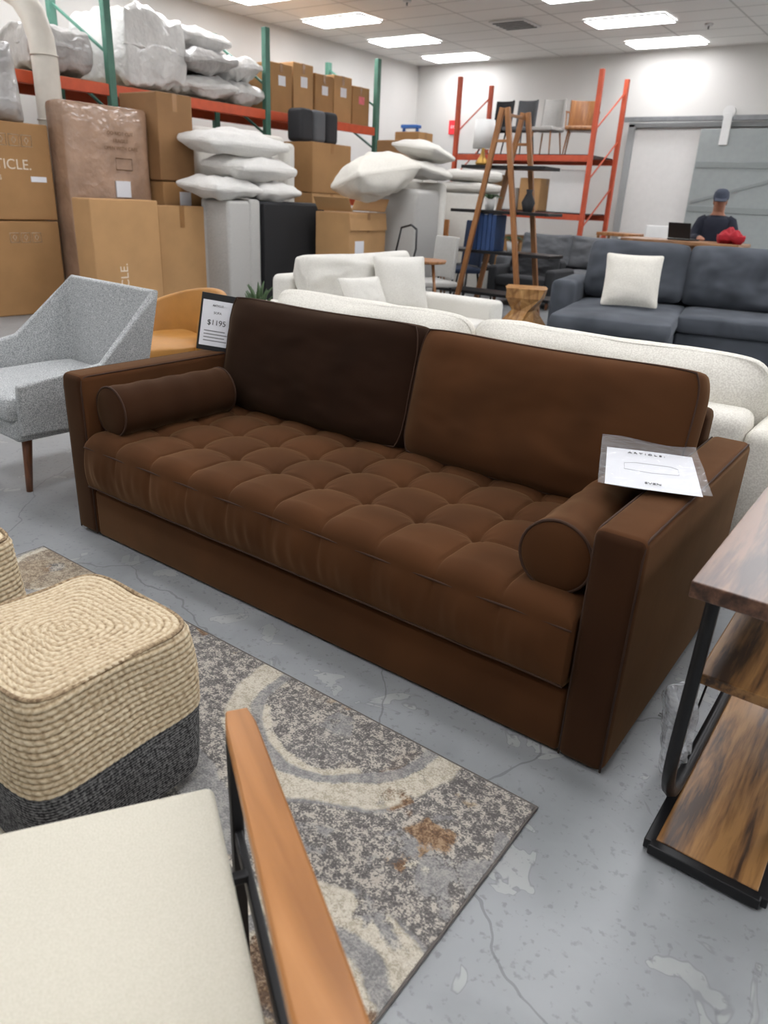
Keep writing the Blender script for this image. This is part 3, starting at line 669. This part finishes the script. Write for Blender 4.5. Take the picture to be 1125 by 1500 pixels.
bx('shipping_label',.325,.328,-.06,.10,1.08,1.26,PAPER,t,bev=0); bx('shipping_label',.325,.328,.18,.25,.7,.95,PAPER,t,bev=0)
t=carton('brown cardboard carton leaning against tall box',-7.26,-7.02,5.42,6.02,.0,1.12,CARD2,-6,None,group='cartons beside the rack')
carton('dark brown box on top of tall box',-8.0,-7.35,5.72,6.2,1.37,2.24,CARDD,0,None,group='cartons beside the rack')
W_=thing('wrapped_headboard','tall tan furniture piece wrapped in clear plastic with warning print','wrapped furniture',(-7.66,5.20,0))
cushion('wrapped_body',(1.0,2.04,.34),(0,0,1.03),(rad(90),0,rad(90)),WRAPT,W_,n=18,edge=.85,e=12,bulge=.02,wr=.01,seed=2)
for i,s_ in enumerate(('DO NOT CUT','FRAGILE','OPEN WITH CARE')): text('printed_text',s_,.05,(.19,.12,1.78-.07*i),(rad(90),0,rad(90)),INKB,W_,'CENTER')
tube('printed_icon',[(.19,.04,1.45),(.19,.24,1.45),(.19,.24,1.56),(.19,.04,1.56)],.005,INKB,W_,True,4)
bx('shipping_label',.175,.19,.02,.20,1.18,1.34,PAPER,W_,bev=0)
D_=thing('duct_pipe','white curved ventilation pipe standing behind wrapped furniture','pipe',(-8.2,5.0,0))
pts=[(0,0,0),(0,0,1.2),(0,0,2.45),(-.02,0,2.65),(-.08,-.02,2.85),(-.2,-.06,3.02),(-.38,-.12,3.12),(-.6,-.2,3.16),(-1.1,-.35,3.18),(-1.8,-.5,3.2)]
tube('pipe_body',pts,.13,DUCT,D_,seg=24)
for z in (.9,1.9,2.5): tube('joint_ring',[(.135*math.cos(a*math.pi/12),.135*math.sin(a*math.pi/12),z) for a in range(24)],.008,DUCT,D_,True,6)
w2=cushion('wrapped_cushion',(.8,.7,.45),(-8.12,4.15,2.17),(rad(80),0,rad(80)),WRAPG,None,n=14,edge=.5,e=4,wr=.03,seed=12); tag(w2,'furniture piece wrapped in clear plastic on boxes','wrapped furniture')

RK=thing('pallet_rack','green and orange steel pallet rack along wall','pallet rack',(0,0,0))
for y in (3.4,5.92,8.42,10.95):
    for x in (-8.4,-9.45): bx('upright_post',x-.04,x+.04,y-.045,y+.045,0,3.35,GREEN,RK,bev=.006)
    for k in range(5): beam('diagonal_brace',(-8.44,y,.2+k*.62),(-9.41,y,.75+k*.62),.03,.03,GREEN,RK)
DECK=M('deck_board',(150,130,104),.8)
for i,(a,bq) in enumerate(((3.45,5.87),(5.97,8.37),(8.47,10.9))):
    for z in (1.22,2.30):
        for x in (-8.40,-9.45): bx('beam',x-.025,x+.025,a,bq,z-.06,z+.06,ORANGE,RK,bev=.006)
        bx('shelf_deck',-9.42,-8.43,a,bq,z+.05,z+.07,DECK,RK,bev=.002)
ZD=2.372
def bag(label,loc,size,rz,mat=WRAPW,seed=0,group='plastic wrapped cushions on rack',edge=.35,tilt=0,e=3,wr=.03):
    o=cushion('wrapped_pillow',size,loc,(rad(tilt),0,rad(rz)),mat,None,n=22,edge=edge,e=e,bulge=.12,wr=wr,seed=seed); tag(o,label,'wrapped cushion',group); return o
bag('large white bundle wrapped in clear plastic',(-8.92,6.58,2.80),(.95,.90,.80),5,seed=1,edge=.85,e=6,wr=.06)
bag('white furniture bundle wrapped in plastic',(-8.95,5.42,2.65),(.9,.7,.5),-5,mat=WRAPG,seed=14,edge=.7,wr=.05)
for i,(x,y,z,sx,sy,sz,mt,tl) in enumerate(((-8.8,7.50,2.53,.8,.8,.3,WRAPW,0),(-8.75,7.46,2.82,.75,.78,.30,WRAPG,5),(-8.85,7.55,3.08,.7,.7,.26,WRAPW,-6),(-8.8,8.14,2.53,.75,.58,.3,WRAPW,0),(-8.75,8.10,2.81,.7,.54,.28,WRAPW,7))):
    bag('plastic wrapped white pillow stacked on shelf' if mt is WRAPW else 'plastic wrapped grey pillow stacked on shelf',(x,y,z),(sx,sy,sz),random.uniform(-18,18),mt,20+i,edge=.3,tilt=tl,wr=.04)
PINK=M('pink_label',(226,120,130))
for i in range(5):
    y=8.62+i*.46; hgt=(.62,.68,.60,.64,.55)[i]
    t=carton('narrow brown carton standing on top rack shelf',-9.2,-8.5,y,y+.43,ZD,ZD+hgt,CARD2 if i%2 else CARD,random.uniform(-2,2),None,group='cartons on top rack shelf')
    bx('shipping_label',.35,.353,-.06,.08,hgt*.55,hgt*.75,PAPER if i!=4 else PINK,t,bev=0)
for i in range(4):
    y=8.55+i*.55; carton('brown carton on lower rack shelf',-9.1,-8.45,y,y+.5,1.292,1.292+(.7,.45,.62,.5)[i],CARD if i%2 else CARDD,0,None,group='cartons on lower rack shelf')
for i in range(4):
    y=6.1+i*.56; carton('brown carton on lower rack shelf',-9.1,-8.45,y,y+.5,1.292,1.292+(.6,.7,.5,.6)[i],CARDD,0,None,group='cartons on lower rack shelf')
for i in range(5):
    y=6.4+i*.9; carton('large brown carton on floor under rack',-9.1,-8.45,y,y+.8,0,.95,CARD if i%2 else CARDD,0,None,group='cartons under the rack')
# ------------------------------------------------------------------ stacked furniture in the middle
E=thing('upended_sofa','light grey upholstered sofa section stood on end','sofa section',(-6.80,6.24,0))
bx('seat_block',-.20,.20,-.24,.10,.02,1.20,LGREY,E,bev=.04,seg=4); bx('arm_block',-.20,.21,.08,.25,.02,1.22,LGREY,E,bev=.04,seg=4)
bx('leg',-.18,-.13,-.2,-.15,.0,.03,BLACKM,E); bx('back_panel',-.24,-.16,-.25,.24,.02,1.21,LGREY,E,bev=.03,seg=3)
F_=thing('upended_sofa','sofa section showing black fabric underside','sofa section',(-6.95,7.1,0))
bx('underside_cover',-.3,.36,-.56,.50,.02,1.18,BLACKF,F_,bev=.02,seg=3); bx('frame_edge',-.33,.30,-.58,.52,0,1.2,CHAR,F_,bev=.02,seg=3)
cyl('leg',(.36,.4,1.05),(.42,.4,1.05),.03,.02,BLACKM,F_)
for i,(x,y,z,s,rz) in enumerate(((-6.88,6.15,1.33,(.60,.72,.22),5),(-6.9,6.85,1.32,(.58,.66,.22),-5),(-6.88,6.62,1.55,(.62,.95,.27),8),(-6.92,6.42,1.79,(.62,1.05,.26),-6))):
    o=cushion('sofa_cushion',s,(x,y,z),(0,rad(4),rad(rz)),WHITEF,None,n=14,edge=.3,e=3,bulge=.08,wr=.028,seed=i+30); tag(o,'plump white sofa cushion stacked on upended sofa','cushion','stacked white cushions')
hb=thing('upended_sofa','off-white sofa frame stored behind cushions','sofa frame',(-7.70,7.15,0))
bx('back_panel',-.2,.15,-.73,.78,.0,1.98,OFFW,hb,bev=.08,seg=4); bx('arm_block',-.2,.3,.62,.8,.0,1.9,OFFW,hb,bev=.06,seg=4)
rc=thing('grey_recliner','dark grey upholstered chair back on top of cartons','chair',(-8.0,8.95,1.98))
for i in range(3): bx('padded_panel',-.15,.15,-.4+.27*i,-.14+.27*i,0,.42,CHAR if i!=1 else MGREY,rc,bev=.06,seg=4)
for z in (0,.66,1.32): carton('brown carton in stacked column',-8.3,-7.65,8.55,9.4,z,z+.655,CARD if z!=.66 else CARD2,0,None,group='carton column')
t=carton('open brown carton with printed side',-6.5,-6.0,7.3,8.15,0,1.12,CARD2,6,None,flaps=True); bx('shipping_label',.25,.253,-.3,-.1,.5,.8,PAPER,t,bev=0)
UK=thing('upended_sofa','light grey sofa stood on end leaning between boxes','sofa section',(-6.1,8.75,0),10)
bx('seat_block',-.3,.3,-.40,.40,.02,1.42,LGREY,UK,bev=.06,seg=4); bx('back_panel',-.34,.34,.30,.48,.02,1.52,OFFW,UK,bev=.07,seg=4); bx('arm_block',-.3,.34,-.42,.4,.0,.2,LGREY,UK,bev=.05,seg=4)
o=cushion('sofa_cushion',(.5,1.15,.48),(-6.05,7.95,1.54),(rad(8),rad(-18),rad(-6)),CREAM,None,n=16,edge=.15,e=2.6,bulge=.05,wr=.035,seed=41); tag(o,'large cream cushion lying on open carton','cushion')
for i,(y,z) in enumerate(((8.85,1.66),(8.95,1.88))):
    o=cushion('sofa_cushion',(.6,.75,.2),(-6.05,y,z),(rad(-6),rad(5),rad(10*i)),OFFW,None,n=12,edge=.25,e=3,wr=.02,seed=50+i); tag(o,'off-white cushion stacked on upended sofa','cushion','cushions on upended sofa')
UB=thing('upended_sofa','beige sofa section with flat cushions on top','sofa section',(-6.25,10.6,0),20)
bx('seat_block',-.4,.4,-.3,.3,.02,1.4,LGREY,UB,bev=.06,seg=4); bx('arm_block',-.42,.42,-.34,-.2,.0,1.42,OFFW,UB,bev=.05,seg=3)
for i in range(2):
    o=cushion('sofa_cushion',(.85,.7,.16),(-6.25,10.6,1.50+.16*i),(0,0,rad(20+8*i)),OFFW,None,n=12,edge=.5,e=4,wr=.012,seed=60+i); tag(o,'flat beige cushion on beige sofa section','cushion','flat beige cushions')
def chair(label,loc,rz,mat,legm,hb_=.9,sh=.45,w=.48,curved=True,metal=False,arms=False,group=None):
    t=thing('chair',label,'chair',loc,rz,group)
    cushion('seat',(w,w,.08),(0,0,sh-.03),(0,0,0),mat,t,n=8,edge=.7,e=5,wr=.003)
    n=9; bt=[];tp=[]
    for i in range(n):
        a=rad(20+140*i/(n-1)); k=.18 if curved else .05
        bt.append((w*.5*math.cos(a)*1.05,w*.32+k*math.sin(a)-k*.3,sh+.02)); tp.append((w*.5*math.cos(a)*1.05,w*.40+k*math.sin(a)-k*.3,hb_))
    shell('backrest',bt,tp,.03,mat,t,smooth=True)
    for sx in (-1,1):
        for sy in (-1,1): cyl('leg',(sx*w*.48,sy*w*.46,0),(sx*w*.38,sy*w*.36,sh-.05),.010,.015,legm,t,10)
        if arms: beam('armrest',(sx*w*.52,-w*.3,sh+.2),(sx*w*.5,w*.4,sh+.22),.035,.02,legm,t); beam('arm_support',(sx*w*.5,-w*.28,sh-.05),(sx*w*.52,-w*.26,sh+.2),.022,.022,legm,t)
    return t
chair('navy upholstered dining chair with curved back',(-5.35,8.9,0),-30,NAVY,BLACKM,1.08,.5,.5)
chair('light grey shell chair on thin black legs',(-4.85,7.45,0),-25,LGREY,BLACKM,.93,.46,.46)
chair('black dining chair beside beige sofa section',(-5.60,9.75,0),-40,CHAR,BLACKM,1.0,.48,.46)
chair('walnut dining chair near the storage rack',(-6.35,9.75,0),25,MID,MID,1.05,.5,.44)
cb=thing('cabinet','tall white cabinet with two doors behind sofas','cabinet',(-7.35,10.4,0))
bx('cabinet_body',-.35,.3,-.45,.45,0,1.75,WHITEP,cb)
for s in (-1,1):
    bx('door',.30,.32,min(s*.01,s*.43),max(s*.01,s*.43),.08,1.7,OFFW,cb); cyl('handle',(.34,s*.05,.85),(.34,s*.05,1.05),.008,.008,BLACKM,cb,8)
for i,(y,hh_) in enumerate(((10.15,.35),(10.6,.5))): carton('small brown carton on top of cabinet',-7.6,-7.15,y-.2,y+.2,1.752,1.752+hh_,CARD if i else CARDD,0,None,group='cartons on cabinet')
wc=thing('wire_chair','black tubular metal chair frame','chair',(-5.20,7.0,0),-30)
for s in (-1,1): tube('side_frame',[(s*.24,-.25,0),(s*.24,-.22,.44),(s*.24,.2,.46),(s*.25,.28,.8),(s*.2,.3,1.0)],.012,BLACKM,wc)
tube('back_rail',[(-.2,.3,1.0),(0,.33,1.04),(.2,.3,1.0)],.012,BLACKM,wc); tube('seat_rail',[(-.24,-.2,.44),(.24,-.2,.44)],.012,BLACKM,wc)
for s in (-1,1): tube('rear_leg',[(s*.24,.2,.46),(s*.24,.3,0)],.012,BLACKM,wc)
bx('seat',-.22,.22,-.2,.2,.44,.47,BLACKF,wc)
st=thing('side_table','small round wood side table on tapered legs','side table',(-4.45,6.65,0))
cyl('table_top',(0,0,.71),(0,0,.74),.25,.26,MID,st,40)
for a in (30,150,270): cyl('leg',(.22*math.cos(rad(a)),.22*math.sin(rad(a)),0),(.12*math.cos(rad(a)),.12*math.sin(rad(a)),.71),.012,.018,MID,st,10)
pt=thing('potted_plant','small green leafy plant in grey pot','potted plant',(-3.98,3.88,0))
revolve('pot',[(0,0),(.07,0),(.09,.38),(.095,.4),(.08,.4),(.07,.39),(0,.39)],GREYM,pt)
for i in range(34):
    a=i*2.4; h_=.40+.008*(i%20); r_=.05+.07*random.random()
    pts=[(0,0,.4),(r_*.5*math.cos(a),r_*.5*math.sin(a),h_+.10),(r_*math.cos(a),r_*math.sin(a),h_+.14+.05*random.random())]
    tube('leaf',pts,[.004,.018,.004],LEAF,pt,flat=.25,seg=6)
ss=thing('carved_stool','twisted carved natural wood side stool','stool',(-3.72,7.65,0),10)
bm=bmesh.new(); K=8; ringsv=[]
prof=[(0,.27,0),(.10,.25,8),(.24,.14,30),(.38,.26,52),(.48,.29,60)]
for (z,w,tw) in prof:
    ring=[]
    for k in range(K):
        th=2*math.pi*k/K+rad(tw); m_=1.0 if k%2==0 else .78
        ring.append(bm.verts.new((w*m_*math.cos(th),w*m_*math.sin(th),z)))
    ringsv.append(ring)
for j in range(len(prof)-1):
    for k in range(K):
        a,b2,c2,d2=ringsv[j][k],ringsv[j][(k+1)%K],ringsv[j+1][(k+1)%K],ringsv[j+1][k]
        bm.faces.new((a,b2,c2)); bm.faces.new((a,c2,d2))
bm.faces.new(list(reversed(ringsv[0]))); bm.faces.new(ringsv[-1])
me=bpy.data.meshes.new('stool_body'); bm.to_mesh(me); bm.free(); link('stool_body',me,STOOLW,ss)
A=thing('ladder_shelf','walnut A-frame bookcase with black shelves','bookcase',(-4.5,8.45,0))
for y in (-.25,.25):
    for s in (-1,1): beam('leg',(s*.46,y,0),(s*.03,y,2.28),.06,.04,MID,A)
    beam('cross_bar',(-.10,y,1.95),(.10,y,1.95),.03,.03,MID,A)
beam('ridge_bar',(0,-.25,2.22),(0,.25,2.22),.03,.03,MID,A)
for z,w in ((.28,.78),(.76,.72),(1.21,.64),(1.69,.54)):
    bx('shelf',-w,w,-.2,.2,z-.02,z+.015,BLACKM,A,bev=.003)
for i,x in enumerate((-.28,-.22,-.16,-.10,-.04)):
    bk=thing('book','blue hardcover book upright on black shelf','book',(-4.5+x,8.4,.776),0,group='blue books on bookcase')
    hh__=.40+.02*(i%2); bx('cover',-.026,.026,-.13,.13,0,hh__,BOOKB,bk,bev=.004); bx('page_block',-.02,.02,-.125,.131,.005,hh__-.005+.01,PAPER,bk,bev=0)
for (x,z) in ((-.2,1.226),(.15,.776)):
    pt=thing('potted_plant','trailing green plant in small pot on bookcase','potted plant',(-4.5+x,8.42,z))
    revolve('pot',[(0,0),(.05,0),(.07,.12),(.055,.12),(.05,.1),(0,.1)],WHITEP,pt,seg=20)
    for i in range(16):
        a=i*2.4; tube('leaf',[(0,0,.1),(.08*math.cos(a),.08*math.sin(a),.17),(.15*math.cos(a),.12*math.sin(a),.13)],[.003,.014,.003],LEAF,pt,flat=.25,seg=6)
vz=thing('vase','dark ceramic vase on bookcase shelf','vase',(-4.2,8.42,1.226)); revolve('vase_body',[(0,0),(.05,0),(.08,.1),(.03,.2),(.04,.24),(.025,.23),(0,.1)],CHAR,vz)
lp=thing('table_lamp','table lamp with white drum shade and gold base','table lamp',(-4.86,8.42,1.706))
revolve('lamp_shade',[(.11,.18),(.125,.18),(.115,.48),(.10,.48)],WHITEP,lp); revolve('lamp_base',[(0,0),(.07,0),(.08,.03),(.03,.1),(.015,.2),(0,.2)],M('gold_brass',(190,150,80),.3,metal=.8),lp)

R2=thing('storage_rack','orange steel storage rack holding chairs','storage rack',(0,0,0))
for x in (-7.47,-5.02):
    for y in (12.0,13.05): bx('upright_post',x-.035,x+.035,y-.035,y+.035,0,3.2,REDOR,R2,bev=.006)
    for k in range(4): beam('diagonal_brace',(x,12.04,.3+k*.7),(x,13.01,.9+k*.7),.02,.02,REDOR,R2)
for z in (1.15,2.0):
    for y in (12.0,13.05): bx('beam',-7.43,-5.06,y-.02,y+.02,z-.045,z+.045,REDOR,R2,bev=.006)
    bx('shelf_deck',-7.43,-5.06,12.03,13.02,z+.04,z+.06,BLACKM,R2,bev=.002)
for i,(x,mt,lg) in enumerate(((-7.0,CHAR,BLACKM),(-6.55,MGREY,BLACKM),(-6.05,LGREY,MID))):
    chair('dining chair with grey seat stored on rack',(x,12.5,2.062),random.uniform(-20,20),mt,lg,.85,.42,.42,group='chairs on storage rack')
chair('honey wood armchair stored on rack',(-5.45,12.5,2.062),20,MID,MID,.82,.42,.48,arms=True,group='chairs on storage rack')
wp=bx('white_panel',-5.75,-5.15,12.2,12.24,1.212,1.85,WHITEP,bev=.01); tag(wp,'white flat panel leaning on rack shelf','panel')
for i in range(4):
    x=-7.3+i*.58; carton('carton on floor of storage rack',x,x+.52,12.15,12.8,0,.7+.1*(i%2),CARD if i%2 else CARD2,0,None,group='cartons in storage rack')
for i in range(3):
    x=-7.2+i*.46; carton('small brown carton on rack shelf',x,x+.38,12.2,12.7,1.212,1.212+(.55,.35,.5)[i],CARD2 if i!=1 else WHITEP,0,None,group='small cartons on rack shelf')
ld=thing('step_ladder','blue fibreglass step ladder leaning by wall','ladder',(-9.55,13.6,0))
for s in (-1,1): beam('side_rail',(s*.24,-.2,0),(s*.16,.0,2.62),.06,.03,BLUEL,ld); beam('rear_rail',(s*.22,.3,0),(s*.15,.05,2.55),.04,.03,BLUEL,ld)
for k in range(8): z=.3+k*.3; beam('rung',(-.23+.008*k,-.18+.02*k,z),(.23-.008*k,-.18+.02*k,z),.06,.02,GREYM,ld)
bx('top_cap',-.19,.19,-.08,.1,2.6,2.66,BLUEL,ld)
sg=thing('wall_sign','small red square sign mounted on wall','sign',(-9.2,YB-.03,2.72)); bx('sign_plate',-.13,.13,-.01,.02,-.14,.12,REDS,sg,bev=.004); text('printed_text','EXIT',.08,(0,-.012,-.03),(rad(90),0,0),PAPER,sg,'CENTER')
dk=thing('counter_desk','wooden counter height desk with dark legs','desk',(-2.75,9.9,0))
bx('desk_top',-.72,.66,-.32,.32,.95,.99,DESKW,dk)
for sx in (-.66,.6):
    for sy in (-.27,.27): bx('leg',sx-.025,sx+.025,sy-.025,sy+.025,0,.95,BLACKM,dk)
bx('modesty_panel',-.64,.58,.2,.22,.45,.95,DESKW,dk)
mo=thing('laptop','open black laptop on counter desk','laptop',(-2.82,9.95,.991),165)
bx('keyboard_base',-.15,.15,-.12,.12,0,.018,BLACKM,mo); bx('screen',-.15,.15,.115,.125,.02,.20,BLACKM,mo,rot=(rad(-12),0,0))
tt=thing('coffee_table','honey wood side table with open frame','table',(-4.3,12.0,0)); bx('table_top',-.35,.35,-.25,.25,.92,.97,MID,tt)
for sx in (-.32,.32):
    for sy in (-.22,.22): bx('leg',sx-.02,sx+.02,sy-.02,sy+.02,0,.92,MID,tt)
chair('white tub chair behind the counter desk',(-3.38,10.85,0),20,WHITEP,MID,1.12,.6,.44)
rj=cushion('red_jacket',(.28,.24,.15),(-2.24,9.80,1.06),(0,0,rad(20)),RED,None,n=12,edge=.3,e=2.5,wr=.05,seed=77); tag(rj,'crumpled red cloth jacket on counter desk','jacket')
sto=thing('bar_stool','black bar stool behind counter desk','stool',(-2.66,10.76,0)); cyl('seat',(0,0,.66),(0,0,.70),.17,.18,BLACKM,sto,30)
for a in (45,135,225,315): cyl('leg',(.2*math.cos(rad(a)),.2*math.sin(rad(a)),0),(.12*math.cos(rad(a)),.12*math.sin(rad(a)),.66),.012,.012,BLACKM,sto,10)
PR=thing('person','person in grey cap and navy long-sleeved shirt seated looking down','person',(-2.66,10.70,.745),13)
BM=bpy.data.materials.new('clothed_body'); BM.use_nodes=True; nt=BM.node_tree; N=nt.nodes; L=nt.links; b=N['Principled BSDF']
tc=N.new('ShaderNodeTexCoord'); sx_=N.new('ShaderNodeSeparateXYZ'); L.new(tc.outputs['Object'],sx_.inputs[0])
neck=addm(sx_.outputs[2],.545,'GREATER_THAN'); hand=addm(addm(sx_.outputs[1],-.385,'LESS_THAN'),addm(sx_.outputs[2],.2,'GREATER_THAN'),'MULTIPLY')
L.new(mix(addm(neck,hand,'MAXIMUM'),srgb(26,30,44),srgb(160,112,90)),b.inputs['Base Color']); _p(b,'Roughness',.8)
pts=[(0,0,.06),(0,0,.22),(0,-.02,.40),(0,-.03,.50),(0,-.05,.565),(0,-.07,.64),(0,-.085,.72),
     (.17,-.03,.47),(.24,-.10,.26),(.16,-.36,.27),(.13,-.44,.27),
     (-.17,-.03,.47),(-.24,-.10,.26),(-.16,-.36,.27),(-.13,-.44,.27),
     (.10,-.04,.05),(.13,-.38,.03),(.13,-.36,-.36),(.13,-.46,-.42),
     (-.10,-.04,.05),(-.13,-.38,.03),(-.13,-.36,-.36),(-.13,-.46,-.42)]
ed=[(0,1),(1,2),(2,3),(3,4),(4,5),(5,6),(3,7),(7,8),(8,9),(9,10),(3,11),(11,12),(12,13),(13,14),(0,15),(15,16),(16,17),(17,18),(0,19),(19,20),(20,21),(21,22)]
ra=[(.16,.11),(.14,.10),(.16,.11),(.11,.08),.055,.075,.08,.065,.048,.036,.03,.065,.048,.036,.03,.085,.065,.045,.04,.085,.065,.045,.04]
for s in (1,-1):
    hnd=10 if s>0 else 14
    for k in range(4):
        dx=(k-1.5)*.02; L1=.045+.008*(1.5-abs(k-1.5)); i0=len(pts)
        pts+= [(s*.13+dx,-.50,.265),(s*.13+dx*1.1,-.50-L1*.7,.255)]; ra+=[.009,.009]; ed+=[(hnd,i0),(i0,i0+1)]
    i0=len(pts); pts.append((s*.13-s*.045,-.47,.262)); ra.append(.01); ed.append((hnd,i0))
me=bpy.data.meshes.new('body'); me.from_pydata(pts,ed,[]); me.update()
body=link('body',me,BM,PR)
md=body.modifiers.new('skin','SKIN'); md.use_smooth_shade=True
if not me.skin_vertices:
    bm=bmesh.new(); bm.from_mesh(me); bm.verts.layers.skin.verify(); bm.to_mesh(me); bm.free()
sv=me.skin_vertices[0].data
for i,r_ in enumerate(ra):
    sv[i].radius=r_ if isinstance(r_,tuple) else (r_,r_)
sv[0].use_root=True
s_=body.modifiers.new('s','SUBSURF'); s_.levels=2; s_.render_levels=2
revolve('shirt',[(.055,.575),(.075,.55),(.12,.53),(.20,.49),(.205,.40),(.185,.25),(.18,.10),(.19,.02),(.17,.0)],NAVYC,PR,(0,-.02,0)).scale=(1,.68,1)
for s in (1,-1):
    tube('shirt_sleeve',[(s*.12,-.03,.49),(s*.17,-.04,.46),(s*.21,-.07,.38),(s*.245,-.10,.27),(s*.21,-.22,.265),(s*.165,-.35,.27)],[.07,.078,.068,.06,.05,.042],NAVYC,PR,seg=16)
    tube('trouser_leg',[(s*.08,0,.03),(s*.13,-.38,.035),(s*.13,-.37,-.05),(s*.13,-.36,-.34)],[.105,.085,.08,.06],CHAR,PR,seg=16)
    cushion('shoe',(.10,.26,.09),(s*.13,-.42,-.41),(0,0,0),BLACKM,PR,n=6,edge=.5,e=3)
revolve('head',[(0,-.12),(.04,-.115),(.062,-.08),(.075,-.03),(.08,.02),(.078,.07),(.06,.11),(.03,.13),(0,.133)],SKIN,PR,(0,-.09,.70),(rad(14),0,0),28).scale=(.95,1.15,1)
revolve('hair',[(.082,-.03),(.085,.02),(.083,.07),(.06,.118),(0,.135)],HAIR,PR,(0,-.070,.703),(rad(10),0,0),28)
revolve('cap',[(.092,.035),(.094,.07),(.085,.11),(.06,.14),(.02,.152),(0,.153)],CAPM,PR,(0,-.085,.705),(rad(14),0,0),28).scale=(1,1.15,1)
cushion('cap_brim',(.14,.12,.012),(0,-.215,.728),(rad(22),0,0),CAPM,PR,n=6,edge=.8,e=3,wr=0)
cushion('nose',(.022,.03,.04),(0,-.19,.69),(rad(10),0,0),SKIN,PR,n=4,edge=.4,e=2,wr=0)
for s in (1,-1):
    cushion('ear',(.012,.035,.055),(s*.078,-.085,.70),(0,0,0),SKIN,PR,n=4,edge=.5,e=2,wr=0)
    cushion('eye',(.02,.008,.009),(s*.03,-.178,.712),(0,0,0),INK,PR,n=4,edge=.5,e=2,wr=0)
cushion('mouth',(.04,.008,.008),(0,-.172,.652),(0,0,0),M('lips',(150,90,80)),PR,n=4,edge=.5,e=2,wr=0)

# ------------------------------------------------------------------ camera
X=Vector((0.80072,-0.26772,0.53586)).normalized();Yv=Vector((0.5973,0.2891,-0.7481));Z=Vector((0.04536,0.91908,0.39141)).normalized()
Yv=(Yv-Yv.dot(X)*X-Yv.dot(Z)*Z).normalized()
cam=bpy.data.cameras.new('camera'); co=bpy.data.objects.new('camera',cam); COL.objects.link(co)
R3=Matrix((X,Yv,Z)); co.matrix_world=Matrix.Translation((0,0,1.31))@R3.to_4x4()
cam.sensor_fit='VERTICAL'; cam.sensor_height=36; cam.lens=1083/1500*36; cam.clip_start=.02
cam.dof.use_dof=True; cam.dof.focus_distance=2.2; cam.dof.aperture_fstop=4.0
SC.camera=co
w=bpy.data.worlds.new('world'); SC.world=w; w.use_nodes=True; w.node_tree.nodes['Background'].inputs[0].default_value=(.9,.93,1,1); w.node_tree.nodes['Background'].inputs[1].default_value=.3
try: SC.view_settings.view_transform='Standard'
except Exception as e: print(e)
